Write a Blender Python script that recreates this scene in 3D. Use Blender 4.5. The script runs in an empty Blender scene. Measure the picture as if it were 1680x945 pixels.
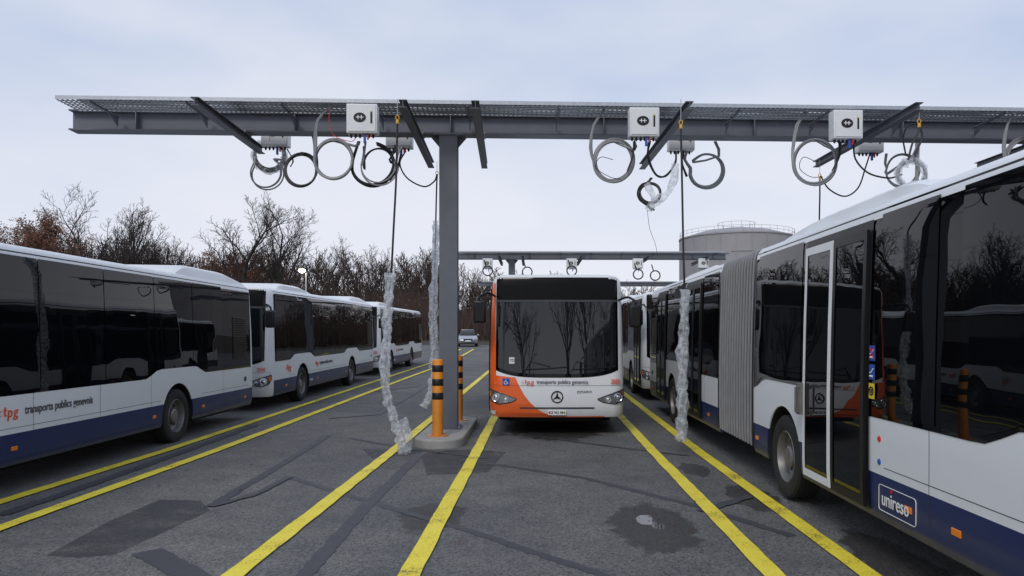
import bpy, math, random
import numpy as np
from mathutils import Vector, Matrix, Euler, noise
R=math.radians; PI=math.pi
rnd=random.Random(7)
sc=bpy.context.scene; col=sc.collection
F=1200.0; H=1.9; CX=886; CY=551
def P(px,py,Y): return Vector(((px-CX)/F*Y, Y, H+(CY-py)/F*Y))
def gz(y):
    if y<12: return 0.0
    if y<46: return (y-12)*.0095
    if y<66: return .323+(y-46)*.0339
    return 1.0
def G(px,py):
    Y=H*F/(py-CY); return Vector(((px-CX)/F*Y,Y,gz(Y)))
# ---------------------------------------------------------------- mesh builder
class MB:
    def __init__(s): s.v=[]; s.f=[]
    def add(s,vs,fs):
        n=len(s.v); s.v+=[tuple(v) for v in vs]; s.f+=[[n+i for i in f] for f in fs]; return s
    def box(s,x0,y0,z0,x1,y1,z1,M=None):
        vs=[Vector((x,y,z)) for z in (z0,z1) for y in (y0,y1) for x in (x0,x1)]
        if M is not None: vs=[M@v for v in vs]
        return s.add(vs,[(0,2,3,1),(4,5,7,6),(0,1,5,4),(2,6,7,3),(0,4,6,2),(1,3,7,5)])
    def tube(s,pts,r,n=8,closed=False,cap=True):
        pts=[Vector(p) for p in pts]; m=len(pts)
        if not hasattr(r,'__len__'): r=[r]*m
        t0=(pts[1]-pts[0]).normalized()
        u=t0.orthogonal().normalized(); vs=[]
        for i,p in enumerate(pts):
            if closed: t=(pts[(i+1)%m]-pts[i-1])
            else: t=pts[min(i+1,m-1)]-pts[max(i-1,0)]
            if t.length<1e-9: t=t0
            t=t.normalized(); u=(u-t*u.dot(t)); u=u.normalized() if u.length>1e-6 else t.orthogonal().normalized()
            w=t.cross(u); t0=t
            for k in range(n):
                a=2*PI*k/n; vs.append(p+(u*math.cos(a)+w*math.sin(a))*r[i])
        fs=[]
        for i in range(m if closed else m-1):
            j=(i+1)%m
            for k in range(n): fs.append((i*n+k,i*n+(k+1)%n,j*n+(k+1)%n,j*n+k))
        if cap and not closed: fs+=[tuple(range(n-1,-1,-1)),tuple((m-1)*n+k for k in range(n))]
        return s.add(vs,fs)
    def lathe(s,prof,M=None,n=24,a0=0,a1=2*PI,cap=False):
        full=abs(a1-a0-2*PI)<1e-6; c=n if full else n+1; vs=[]
        for r_,h in prof:
            for k in range(c):
                a=a0+(a1-a0)*k/n; v=Vector((r_*math.cos(a),r_*math.sin(a),h)); vs.append(M@v if M is not None else v)
        fs=[]
        for i in range(len(prof)-1):
            for k in range(n):
                k2=(k+1)%c; fs.append((i*c+k,i*c+k2,(i+1)*c+k2,(i+1)*c+k))
        if cap: fs.append(tuple(range(c-1,-1,-1))); fs.append(tuple((len(prof)-1)*c+k for k in range(c)))
        return s.add(vs,fs)
    def grid(s,fn,us,vs_):
        n=len(vs_); vv=[fn(u,t) for u in us for t in vs_]; fs=[]
        for i in range(len(us)-1):
            for j in range(n-1): fs.append((i*n+j,(i+1)*n+j,(i+1)*n+j+1,i*n+j+1))
        return s.add(vv,fs)
    def prism(s,poly,z0,z1,M=None):
        n=len(poly); vs=[Vector((x,y,z)) for z in (z0,z1) for x,y in poly]
        if M is not None: vs=[M@v for v in vs]
        return s.add(vs,[tuple(range(n-1,-1,-1)),tuple(range(n,2*n))]+[(i,(i+1)%n,n+(i+1)%n,n+i) for i in range(n)])
    def build(s,name,mat,parent=None,smooth=True,bev=0,ang=35):
        me=bpy.data.meshes.new(name); me.from_pydata(s.v,[],s.f); me.update()
        return mk(name,me,mat,parent,smooth,bev,ang)
def mk(name,me,mat,parent=None,smooth=True,bev=0,ang=35):
    if mat is not None:
        me.materials.clear(); me.materials.append(mat)
    if smooth and len(me.polygons):
        me.polygons.foreach_set('use_smooth',[True]*len(me.polygons)); me.set_sharp_from_angle(angle=R(ang))
    o=bpy.data.objects.new(name,me); col.objects.link(o)
    if parent is not None: o.parent=parent
    if bev:
        b=o.modifiers.new('bevel','BEVEL'); b.width=bev; b.segments=3; b.limit_method='ANGLE'; b.angle_limit=R(40)
    return o
def tag(o,label=None,cat=None,group=None,kind=None):
    if label: o['label']=label
    if cat: o['category']=cat
    if group: o['group']=group
    if kind: o['kind']=kind
    return o
def empty(name,loc=(0,0,0),rot=(0,0,0),label=None,cat=None,group=None):
    o=bpy.data.objects.new(name,None); col.objects.link(o); o.location=loc; o.rotation_euler=rot; o.empty_display_size=.2
    return tag(o,label,cat,group)
def copy_tree(o,parent=None,skip=()):
    c=o.copy(); col.objects.link(c); c.parent=parent
    for ch in list(o.children):
        if ch.name.split('.')[0] in skip: continue
        copy_tree(ch,c)
    return c
def spline(pts,n=8):
    pts=[Vector(p) for p in pts]; out=[]
    q=[pts[0]*2-pts[1]]+pts+[pts[-1]*2-pts[-2]]
    for i in range(1,len(q)-2):
        for k in range(n):
            t=k/n; a,b,c,d=q[i-1],q[i],q[i+1],q[i+2]
            out.append(.5*((2*b)+(c-a)*t+(2*a-5*b+4*c-d)*t*t+(3*b-a-3*c+d)*t**3))
    out.append(pts[-1]); return out
def lerp(k,z):
    if z<=k[0][0]: return k[0][1]
    for (a,b),(c,d) in zip(k,k[1:]):
        if z<=c: return b+(d-b)*(z-a)/(c-a)
    return k[-1][1]
# ---------------------------------------------------------------- materials
def newmat(name):
    m=bpy.data.materials.new(name); m.use_nodes=True; nt=m.node_tree; b=nt.nodes['Principled BSDF']; return m,nt,b
def N(nt,t,**k):
    n=nt.nodes.new(t)
    for a,v in k.items(): setattr(n,a,v)
    return n
def pm(name,c,rough=.5,metal=0,var=.2,scale=4,bump=0,bscale=60,coat=0,spec=.5,dirt=0,emit=0,rvar=.1):
    m,nt,b=newmat(name); L=nt.links.new
    tc=N(nt,'ShaderNodeTexCoord'); no=N(nt,'ShaderNodeTexNoise'); no.inputs['Scale'].default_value=scale; no.inputs['Detail'].default_value=6
    L(tc.outputs['Object'],no.inputs['Vector'])
    mx=N(nt,'ShaderNodeMix',data_type='RGBA'); L(no.outputs['Fac'],mx.inputs['Factor'])
    mx.inputs['A'].default_value=(*[x*(1-var) for x in c],1); mx.inputs['B'].default_value=(*[min(1,x*(1+var)) for x in c],1)
    out=mx.outputs['Result']
    if dirt:
        sx=N(nt,'ShaderNodeSeparateXYZ'); L(tc.outputs['Object'],sx.inputs[0])
        mr=N(nt,'ShaderNodeMapRange'); mr.inputs['From Min'].default_value=1.1; mr.inputs['From Max'].default_value=.3; mr.inputs['To Max'].default_value=dirt
        L(sx.outputs['Z'],mr.inputs['Value'])
        n2=N(nt,'ShaderNodeTexNoise'); n2.inputs['Scale'].default_value=9; n2.inputs['Detail'].default_value=8; L(tc.outputs['Object'],n2.inputs['Vector'])
        mu=N(nt,'ShaderNodeMath',operation='MULTIPLY'); L(mr.outputs[0],mu.inputs[0]); L(n2.outputs['Fac'],mu.inputs[1])
        m2=N(nt,'ShaderNodeMix',data_type='RGBA'); L(mu.outputs[0],m2.inputs['Factor']); L(out,m2.inputs['A']); m2.inputs['B'].default_value=(.09,.08,.07,1); out=m2.outputs['Result']
    L(out,b.inputs['Base Color'])
    mr=N(nt,'ShaderNodeMapRange'); mr.inputs['To Min'].default_value=max(0,rough-rvar*rough); mr.inputs['To Max'].default_value=min(1,rough+rvar*rough*2)
    L(no.outputs['Fac'],mr.inputs['Value']); L(mr.outputs[0],b.inputs['Roughness'])
    b.inputs['Metallic'].default_value=metal; b.inputs['Coat Weight'].default_value=coat; b.inputs['Coat Roughness'].default_value=.08
    b.inputs['Specular IOR Level'].default_value=spec
    if bump:
        n3=N(nt,'ShaderNodeTexNoise'); n3.inputs['Scale'].default_value=bscale; n3.inputs['Detail'].default_value=4; L(tc.outputs['Object'],n3.inputs['Vector'])
        bp=N(nt,'ShaderNodeBump'); bp.inputs['Strength'].default_value=bump; bp.inputs['Distance'].default_value=.02; L(n3.outputs['Fac'],bp.inputs['Height']); L(bp.outputs[0],b.inputs['Normal'])
    if emit: b.inputs['Emission Color'].default_value=(*c,1); b.inputs['Emission Strength'].default_value=emit
    return m
M={}
M['orange']=pm('orange_paint',(.84,.13,.018),.3,var=.06,coat=.5,dirt=.3)
M['white']=pm('white_paint',(.78,.80,.82),.32,var=.05,coat=.4,scale=2)
M['black']=pm('black_plastic',(.010,.010,.011),.35,var=.3,spec=.35)
M['display']=pm('display_panel',(.004,.004,.004),.3,var=.2,spec=.15)
M['tyre']=pm('tyre_rubber',(.018,.018,.018),.8,var=.35,scale=9,bump=.3)
M['rim']=pm('rim_metal',(.22,.215,.21),.45,metal=.5,var=.35,scale=8)
M['under']=pm('underbody',(.010,.010,.010),.85,var=.3)
M['bellows']=pm('bellows_rubber',(.045,.045,.048),.6,var=.3,scale=6,bump=.15)
M['hoop']=pm('bellows_hoop_metal',(.25,.25,.26),.5,var=.25,scale=6)
M['steel']=pm('painted_steel',(.125,.135,.16),.5,var=.18,scale=3,bump=.05)
M['steel2']=pm('outrigger_steel',(.10,.105,.125),.5,var=.2,scale=3)
M['galv']=pm('galvanised',(.42,.44,.47),.42,metal=.6,var=.25,scale=18)
M['boxw']=pm('box_white',(.72,.73,.73),.45,var=.06,scale=3)
M['cableb']=pm('cable_black',(.014,.014,.015),.5,var=.3)
M['cableg']=pm('cable_grey',(.25,.255,.265),.45,var=.25)
M['yellow']=pm('yellow_plastic',(.7,.36,.02),.45,var=.1)
M['bollard']=pm('bollard_orange',(.86,.29,.015),.4,var=.1,scale=6,coat=.2,dirt=.5)
M['band']=pm('bollard_black',(.012,.012,.013),.4,var=.3)
M['concrete']=pm('concrete',(.36,.35,.33),.85,var=.3,scale=7,bump=.5,bscale=90)
M['tank']=pm('tank_paint',(.32,.31,.32),.6,var=.12,scale=.4)
M['bark']=pm('bark',(.035,.030,.027),.9,var=.3,scale=2)
M['twig']=pm('twig',(.045,.036,.031),.9,var=.35,scale=.5)
M['twigr']=pm('twig_red',(.060,.038,.029),.9,var=.45,scale=.12)
M['leafb']=pm('leaf_brown',(.14,.055,.026),.8,var=.5,scale=1.2)
M['textgrey']=pm('text_grey',(.07,.07,.08),.4)
M['textwhite']=pm('text_white',(.82,.82,.82),.4,var=.03)
M['orangetxt']=pm('text_orange',(.80,.09,.015),.4,var=.05)
M['redt']=pm('mark_red',(.65,.02,.02),.4)
M['bluet']=pm('sticker_blue',(.02,.09,.42),.4)
M['yelt']=pm('sticker_yellow',(.85,.62,.02),.4)
M['amber']=pm('amber_lens',(.85,.22,.01),.2,coat=.5)
M['grey']=pm('door_frame_white',(.82,.82,.82),.5,var=.05)
M['seam']=pm('seam_dark',(.05,.05,.055),.6)
M['lens']=pm('lamp_lens',(.75,.78,.82),.08,metal=.85,var=.1,coat=1)
M['lampbowl']=pm('lamp_housing',(.30,.32,.34),.18,metal=.7,coat=1)
M['chrome']=pm('chrome',(.6,.6,.62),.12,metal=1)
M['carpaint']=pm('silver_paint',(.42,.44,.47),.3,metal=.5,coat=.6)
M['emit']=pm('lit_lamp',(1,.86,.6),.4,emit=40)
M['far']=pm('far_ground',(.06,.048,.035),.95,var=.4,scale=.2,bump=.3,bscale=4)
def glass(name,base,bumpd,bs,spec=.42):
    m,nt,b=newmat(name); L=nt.links.new; b.inputs['Base Color'].default_value=(*base,1); b.inputs['IOR'].default_value=1.5; b.inputs['Specular IOR Level'].default_value=spec
    tc=N(nt,'ShaderNodeTexCoord'); n=N(nt,'ShaderNodeTexNoise'); n.inputs['Scale'].default_value=bs; n.inputs['Detail'].default_value=1
    L(tc.outputs['Object'],n.inputs['Vector']); bp=N(nt,'ShaderNodeBump'); bp.inputs['Distance'].default_value=bumpd; bp.inputs['Strength'].default_value=1
    L(n.outputs['Fac'],bp.inputs['Height']); L(bp.outputs[0],b.inputs['Normal'])
    n2=N(nt,'ShaderNodeTexNoise'); n2.inputs['Scale'].default_value=3; n2.inputs['Detail'].default_value=8; L(tc.outputs['Object'],n2.inputs['Vector'])
    mr=N(nt,'ShaderNodeMapRange'); mr.inputs['From Min'].default_value=.45; mr.inputs['From Max'].default_value=.85; mr.inputs['To Min'].default_value=.0; mr.inputs['To Max'].default_value=.03
    L(n2.outputs['Fac'],mr.inputs['Value']); L(mr.outputs[0],b.inputs['Roughness'])
    return m
M['glass']=glass('tinted_glass',(.0035,.004,.005),.0020,1.8,.30)
M['blackgloss']=glass('black_gloss',(.0025,.0025,.003),.0012,1.8,.26)
M['wind']=glass('windscreen_glass',(.008,.010,.012),.0012,1.1,.6)
def bodypaint():
    m,nt,b=newmat('bus_paint'); L=nt.links.new
    tc=N(nt,'ShaderNodeTexCoord'); s=N(nt,'ShaderNodeSeparateXYZ'); L(tc.outputs['Object'],s.inputs[0])
    a=N(nt,'ShaderNodeMath',operation='LESS_THAN'); L(s.outputs['Z'],a.inputs[0]); a.inputs[1].default_value=.735
    c=N(nt,'ShaderNodeMath',operation='GREATER_THAN'); L(s.outputs['Y'],c.inputs[0]); c.inputs[1].default_value=.42
    k=N(nt,'ShaderNodeMath',operation='MULTIPLY'); L(a.outputs[0],k.inputs[0]); L(c.outputs[0],k.inputs[1])
    no=N(nt,'ShaderNodeTexNoise'); no.inputs['Scale'].default_value=5; no.inputs['Detail'].default_value=9; L(tc.outputs['Object'],no.inputs['Vector'])
    mx=N(nt,'ShaderNodeMix',data_type='RGBA'); L(k.outputs[0],mx.inputs['Factor']); mx.inputs['A'].default_value=(.78,.80,.82,1); mx.inputs['B'].default_value=(.006,.020,.105,1)
    mr=N(nt,'ShaderNodeMapRange'); L(s.outputs['Z'],mr.inputs['Value']); mr.inputs['From Min'].default_value=1.2; mr.inputs['From Max'].default_value=.3; mr.inputs['To Max'].default_value=.24
    mu=N(nt,'ShaderNodeMath',operation='MULTIPLY'); L(mr.outputs[0],mu.inputs[0]); L(no.outputs['Fac'],mu.inputs[1])
    m2=N(nt,'ShaderNodeMix',data_type='RGBA'); L(mu.outputs[0],m2.inputs['Factor']); L(mx.outputs['Result'],m2.inputs['A']); m2.inputs['B'].default_value=(.10,.09,.08,1)
    L(m2.outputs['Result'],b.inputs['Base Color'])
    r=N(nt,'ShaderNodeMapRange'); L(no.outputs['Fac'],r.inputs['Value']); r.inputs['To Min'].default_value=.25; r.inputs['To Max'].default_value=.5; L(r.outputs[0],b.inputs['Roughness'])
    b.inputs['Coat Weight'].default_value=.2; b.inputs['Coat Roughness'].default_value=.12; b.inputs['Specular IOR Level'].default_value=.35
    return m
M['body']=bodypaint()
def plastic_wrap():
    m,nt,b=newmat('plastic_wrap'); L=nt.links.new
    b.inputs['Base Color'].default_value=(.86,.88,.92,1); b.inputs['Roughness'].default_value=.3
    tc=N(nt,'ShaderNodeTexCoord'); v=N(nt,'ShaderNodeTexVoronoi'); v.inputs['Scale'].default_value=26; L(tc.outputs['Object'],v.inputs['Vector'])
    bp=N(nt,'ShaderNodeBump'); bp.inputs['Distance'].default_value=.012; L(v.outputs['Distance'],bp.inputs['Height']); L(bp.outputs[0],b.inputs['Normal'])
    tr=N(nt,'ShaderNodeBsdfTransparent'); ms=N(nt,'ShaderNodeMixShader'); n=N(nt,'ShaderNodeTexNoise'); n.inputs['Scale'].default_value=12; n.inputs['Detail'].default_value=2; L(tc.outputs['Object'],n.inputs['Vector'])
    tl=N(nt,'ShaderNodeBsdfTranslucent'); tl.inputs['Color'].default_value=(.9,.92,.95,1); m0=N(nt,'ShaderNodeMixShader'); m0.inputs[0].default_value=.4; L(b.outputs[0],m0.inputs[1]); L(tl.outputs[0],m0.inputs[2])
    mr=N(nt,'ShaderNodeMapRange'); L(n.outputs['Fac'],mr.inputs['Value']); mr.inputs['From Min'].default_value=.35; mr.inputs['From Max'].default_value=.65; mr.inputs['To Min'].default_value=.12; mr.inputs['To Max'].default_value=.62
    L(mr.outputs[0],ms.inputs[0]); L(tr.outputs[0],ms.inputs[1]); L(m0.outputs[0],ms.inputs[2]); L(ms.outputs[0],nt.nodes['Material Output'].inputs[0])
    return m
M['wrap']=plastic_wrap()
def asphalt(stains,puddles):
    m,nt,b=newmat('asphalt'); L=nt.links.new
    tc=N(nt,'ShaderNodeTexCoord'); O=tc.outputs['Object']
    def nz(s,d=4):
        n=N(nt,'ShaderNodeTexNoise'); n.inputs['Scale'].default_value=s; n.inputs['Detail'].default_value=d; L(O,n.inputs['Vector']); return n.outputs['Fac']
    big=nz(.4,4); mid=nz(2.2,6)
    vo=N(nt,'ShaderNodeTexVoronoi'); vo.inputs['Scale'].default_value=55; L(O,vo.inputs['Vector'])
    r1=N(nt,'ShaderNodeValToRGB'); L(mid,r1.inputs[0]); e=r1.color_ramp.elements; e[0].position=.28; e[0].color=(.098,.099,.101,1); e[1].position=.72; e[1].color=(.138,.137,.135,1)
    mx=N(nt,'ShaderNodeMix',data_type='RGBA',blend_type='MULTIPLY'); mx.inputs['Factor'].default_value=1; L(r1.outputs[0],mx.inputs['A'])
    r2=N(nt,'ShaderNodeValToRGB'); L(big,r2.inputs[0]); e=r2.color_ramp.elements; e[0].position=.36; e[0].color=(.80,.81,.83,1); e[1].position=.64; e[1].color=(1.15,1.14,1.12,1); L(r2.outputs[0],mx.inputs['B'])
    m3=N(nt,'ShaderNodeMix',data_type='RGBA',blend_type='MULTIPLY'); m3.inputs['Factor'].default_value=1; L(mx.outputs['Result'],m3.inputs['A'])
    r3=N(nt,'ShaderNodeValToRGB'); L(vo.outputs['Color'],r3.inputs[0]); e=r3.color_ramp.elements; e[0].color=(.42,.42,.42,1); e[1].color=(1.75,1.72,1.64,1); L(r3.outputs[0],m3.inputs['B'])
    colr=m3.outputs['Result']
    sn=nz(4.5,5)
    fac=None
    def blob(x,y,rx,ry):
        vm=N(nt,'ShaderNodeVectorMath',operation='SUBTRACT'); L(O,vm.inputs[0]); vm.inputs[1].default_value=(x,y,0)
        v2=N(nt,'ShaderNodeVectorMath',operation='MULTIPLY'); L(vm.outputs[0],v2.inputs[0]); v2.inputs[1].default_value=(1/rx,1/ry,0)
        ln=N(nt,'ShaderNodeVectorMath',operation='LENGTH'); L(v2.outputs[0],ln.inputs[0])
        ad=N(nt,'ShaderNodeMath',operation='MULTIPLY_ADD'); L(sn,ad.inputs[0]); ad.inputs[1].default_value=1.0; L(ln.outputs['Value'],ad.inputs[2])
        mr=N(nt,'ShaderNodeMapRange'); L(ad.outputs[0],mr.inputs['Value']); mr.inputs['From Min'].default_value=1.56; mr.inputs['From Max'].default_value=1.42; return mr.outputs[0]
    def mxx(a,b2):
        n=N(nt,'ShaderNodeMath',operation='MAXIMUM'); L(a,n.inputs[0]); L(b2,n.inputs[1]); return n.outputs[0]
    for s in stains:
        o=blob(*s); fac=o if fac is None else mxx(fac,o)
    pf=None
    for s in puddles:
        o=blob(*s); pf=o if pf is None else mxx(pf,o)
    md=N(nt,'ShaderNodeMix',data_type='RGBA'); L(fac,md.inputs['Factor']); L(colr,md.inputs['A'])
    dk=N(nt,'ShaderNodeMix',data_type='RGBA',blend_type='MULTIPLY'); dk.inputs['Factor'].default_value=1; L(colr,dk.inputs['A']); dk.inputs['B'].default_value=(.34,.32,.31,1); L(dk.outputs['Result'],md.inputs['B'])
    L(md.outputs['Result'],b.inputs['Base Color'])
    rr=N(nt,'ShaderNodeMapRange'); L(big,rr.inputs['Value']); rr.inputs['To Min'].default_value=.7; rr.inputs['To Max'].default_value=.95
    ra=N(nt,'ShaderNodeMix'); L(fac,ra.inputs['Factor']); L(rr.outputs[0],ra.inputs['A']); ra.inputs['B'].default_value=.55
    rb=N(nt,'ShaderNodeMix'); L(pf,rb.inputs['Factor']); L(ra.outputs[0],rb.inputs['A']); rb.inputs['B'].default_value=.02; L(rb.outputs[0],b.inputs['Roughness'])
    bp=N(nt,'ShaderNodeBump'); bp.inputs['Distance'].default_value=.008; L(vo.outputs['Distance'],bp.inputs['Height'])
    iv=N(nt,'ShaderNodeMath',operation='SUBTRACT'); iv.inputs[0].default_value=1; L(pf,iv.inputs[1])
    iw=N(nt,'ShaderNodeMath',operation='MULTIPLY'); L(iv.outputs[0],iw.inputs[0]); iw.inputs[1].default_value=.8; L(iw.outputs[0],bp.inputs['Strength']); L(bp.outputs[0],b.inputs['Normal'])
    return m
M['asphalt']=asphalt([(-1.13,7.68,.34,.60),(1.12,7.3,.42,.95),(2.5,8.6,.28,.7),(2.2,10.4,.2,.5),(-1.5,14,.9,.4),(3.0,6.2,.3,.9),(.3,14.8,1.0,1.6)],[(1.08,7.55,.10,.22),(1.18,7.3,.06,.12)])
M['tar']=pm('tar_seam',(.050,.051,.056),.5,var=.35,scale=5,bump=.3,bscale=60,rvar=.25)
def fadetar():
    m=pm('faded_tar',(.055,.056,.06),.55,var=.25,scale=5,bump=.3); nt=m.node_tree; L=nt.links.new; b=nt.nodes['Principled BSDF']
    tr=N(nt,'ShaderNodeBsdfTransparent'); ms=N(nt,'ShaderNodeMixShader'); tc=N(nt,'ShaderNodeTexCoord'); n=N(nt,'ShaderNodeTexNoise'); n.inputs['Scale'].default_value=2.5; n.inputs['Detail'].default_value=4; L(tc.outputs['Object'],n.inputs['Vector'])
    mr=N(nt,'ShaderNodeMapRange'); L(n.outputs['Fac'],mr.inputs['Value']); mr.inputs['From Min'].default_value=.3; mr.inputs['From Max'].default_value=.7; mr.inputs['To Min'].default_value=.25; mr.inputs['To Max'].default_value=.8
    L(mr.outputs[0],ms.inputs[0]); L(tr.outputs[0],ms.inputs[1]); L(b.outputs[0],ms.inputs[2]); L(ms.outputs[0],nt.nodes['Material Output'].inputs[0]); return m
M['fade']=fadetar()
def linepaint():
    m,nt,b=newmat('yellow_line_paint'); L=nt.links.new
    tc=N(nt,'ShaderNodeTexCoord'); O=tc.outputs['Object']
    n=N(nt,'ShaderNodeTexNoise'); n.inputs['Scale'].default_value=45; n.inputs['Detail'].default_value=8; n.inputs['Roughness'].default_value=.7; L(O,n.inputs['Vector'])
    n2=N(nt,'ShaderNodeTexNoise'); n2.inputs['Scale'].default_value=2.5; n2.inputs['Detail'].default_value=4; L(O,n2.inputs['Vector'])
    ad=N(nt,'ShaderNodeMath',operation='MULTIPLY_ADD'); L(n2.outputs['Fac'],ad.inputs[0]); ad.inputs[1].default_value=.6; L(n.outputs['Fac'],ad.inputs[2])
    r=N(nt,'ShaderNodeValToRGB'); L(ad.outputs[0],r.inputs[0]); e=r.color_ramp.elements; e[0].position=.62; e[0].color=(.14,.12,.05,1); e[1].position=.71; e[1].color=(.82,.64,.03,1)
    x=r.color_ramp.elements.new(.95); x.color=(.92,.78,.08,1)
    L(r.outputs[0],b.inputs['Base Color']); b.inputs['Roughness'].default_value=.6
    bp=N(nt,'ShaderNodeBump'); bp.inputs['Distance'].default_value=.006; bp.inputs['Strength'].default_value=.6; L(n.outputs['Fac'],bp.inputs['Height']); L(bp.outputs[0],b.inputs['Normal'])
    return m
M['line']=linepaint()

_tc={}
def text(s,size,mat,parent,loc,rot,name='lettering',bold=0,shear=0,align='LEFT',ext=.0015,sx=1):
    key=(s,size,bold,shear,align,sx)
    if key not in _tc:
        c=bpy.data.curves.new('t','FONT'); c.body=s; c.size=size; c.offset=bold; c.shear=shear; c.align_x=align; c.align_y='CENTER'; c.extrude=ext; c.resolution_u=4
        o=bpy.data.objects.new('t',c); col.objects.link(o); bpy.context.view_layer.update()
        me=bpy.data.meshes.new_from_object(o.evaluated_get(bpy.context.evaluated_depsgraph_get()))
        bpy.data.objects.remove(o)
        if sx!=1: me.transform(Matrix.Diagonal((sx,1,1,1)))
        _tc[key]=me
    me=_tc[key].copy(); me.name=name
    o=mk(name,me,mat,parent,smooth=False); o.location=loc; o.rotation_euler=rot; return o
def tpg(root,size,loc,rot):
    u=size; t=MB(); Mx=Matrix.Translation(loc)@Euler(rot).to_matrix().to_4x4(); a=u*.055
    t.tube([Mx@Vector(v) for v in ((u*.15,u*.38,0),(u*.10,-u*.10,0),(u*.14,-u*.19,0),(u*.24,-u*.19,0))],a,5)
    t.tube([Mx@Vector(v) for v in ((u*.02,u*.17,0),(u*.29,u*.17,0))],a*.85,5)
    t.tube([Mx@Vector(v) for v in ((-u*.16,u*.14,0),(-u*.40,u*.14,0),(-u*.44,-u*.16,0),(-u*.20,-u*.16,0))],a*.6,5)
    t.build('logo_mark',M['orangetxt'],root,smooth=False)
    text('p',u,M['orangetxt'],root,Mx@Vector((u*.34,-u*.02,0)),rot,bold=u*.012,shear=.1)
    text('g',u,M['orangetxt'],root,Mx@Vector((u*.93,-u*.02,0)),rot,bold=u*.010,shear=.1)
# ---------------------------------------------------------------- bus
WK=[(.35,1.245),(.43,1.27),(.6,1.275),(1.3,1.275),(2.0,1.262),(2.8,1.238),(2.92,1.225),(2.98,1.20),(3.02,1.16),(3.05,1.08),(3.07,.85),(3.08,.5)]
FK=[(.35,.07),(.43,.025),(.6,0),(1.0,.01),(1.2,.03),(2.5,.12),(2.92,.15),(2.98,.165),(3.02,.20),(3.05,.30),(3.07,.55),(3.08,.9)]
EK=[(.35,.05),(.6,0),(2.0,.03),(2.92,.09),(2.98,.13),(3.05,.3),(3.08,.9)]
w=lambda z:lerp(WK,z); f=lambda z:lerp(FK,z); e_=lambda z:lerp(EK,z)
BR=.26; BB=.08
def surf(s,z,off=0):
    sg=-1 if s<0 else 1; s=abs(s); W=w(z); r=BR; a=W-r; y0=f(z)
    if s<a:
        x=s; y=y0+BB*(s/W)**2; nx,ny=2*BB*s/W**2,-1
    else:
        yb=y0+BB*(a/W)**2; th=(s-a)/r
        if th<PI/2: x=a+r*math.sin(th); y=yb+r*(1-math.cos(th)); nx,ny=math.sin(th),-math.cos(th)
        else: x=W; y=yb+r+(s-a-PI/2*r); nx,ny=1,0
    l=math.hypot(nx,ny); return Vector((sg*(x+nx/l*off),y+ny/l*off,z))
def fpatch(s0,s1,lo,hi,off,ns=30,nz=8):
    mb=MB(); lo_=lo if callable(lo) else (lambda s:lo); hi_=hi if callable(hi) else (lambda s:hi)
    us=[s0+(s1-s0)*i/ns for i in range(ns+1)]; ts=[i/nz for i in range(nz+1)]
    return mb.grid(lambda s,t: surf(s,lo_(s)+(hi_(s)-lo_(s))*t,off),us,ts)
def spatch(mb,side,y0,y1,lo,hi,off,ny=1,nz=8):
    lo_=lo if callable(lo) else (lambda s:lo); hi_=hi if callable(hi) else (lambda s:hi)
    us=[y0+(y1-y0)*i/ny for i in range(ny+1)]; ts=[i/nz for i in range(nz+1)]
    if side>0: return mb.grid(lambda y,t:(w(lo_(y)+(hi_(y)-lo_(y))*t)+off,y,lo_(y)+(hi_(y)-lo_(y))*t),us,ts)
    return mb.grid(lambda y,t:(-(w(lo_(y)+(hi_(y)-lo_(y))*t)+off),y,lo_(y)+(hi_(y)-lo_(y))*t),us[::-1],ts)
def shell(root,y0,y1,front,rear,axles):
    zs=sorted(set([k[0] for k in WK+FK+EK]+[.8,1.6,1.8,2.3]))
    mb=MB(); loops=[]
    for z in zs:
        W=w(z); h=[]
        if front:
            for i in range(25):
                s=(W-BR+PI/2*BR)*i/24; v=surf(s,z); h.append((v.x,v.y))
        else: h+=[(0,y0),(W-.03,y0),(W,y0+.03)]
        if rear:
            rr=.14; ye=y1-e_(z); 
            for i in range(7):
                th=PI/2*i/6; h.append((W-rr+rr*math.cos(th),ye-rr+rr*math.sin(th)))
            h.append((W*.5,ye+.0)); h.append((0,ye))
        else: h+=[(W,y1-.03),(W-.03,y1),(0,y1)]
        loop=h+[(-x,y) for x,y in h[-2:0:-1]]
        loops.append([(x,y,z) for x,y in loop])
    n=len(loops[0]); vs=[v for l in loops for v in l]; fs=[]
    for i in range(len(loops)-1):
        for k in range(n): fs.append((i*n+k,i*n+(k+1)%n,(i+1)*n+(k+1)%n,(i+1)*n+k))
    fs.append(tuple(range(n-1,-1,-1))); fs.append(tuple((len(loops)-1)*n+k for k in range(n)))
    mb.add(vs,fs); o=mb.build('body',M['body'],None,smooth=False)
    cut=MB()
    for ax in axles:
        for sg in (-1,1):
            Mx=Matrix.Translation((sg*1.2,ax,.48))@Matrix.Rotation(PI/2,4,'Y')
            cut.lathe([(.585,-.33),(.585,.33)],Mx,36,cap=True)
    c=cut.build('cut',M['under'],None,smooth=False)
    b=o.modifiers.new('b','BOOLEAN'); b.object=c; b.operation='DIFFERENCE'; b.solver='EXACT'
    bpy.context.view_layer.update()
    me=bpy.data.meshes.new_from_object(o.evaluated_get(bpy.context.evaluated_depsgraph_get()))
    if len(me.vertices)<50: me=o.data.copy()
    bpy.data.objects.remove(o); bpy.data.objects.remove(c)
    me.name='body'; return mk('body',me,M['body'],root,True,0,30)
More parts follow.
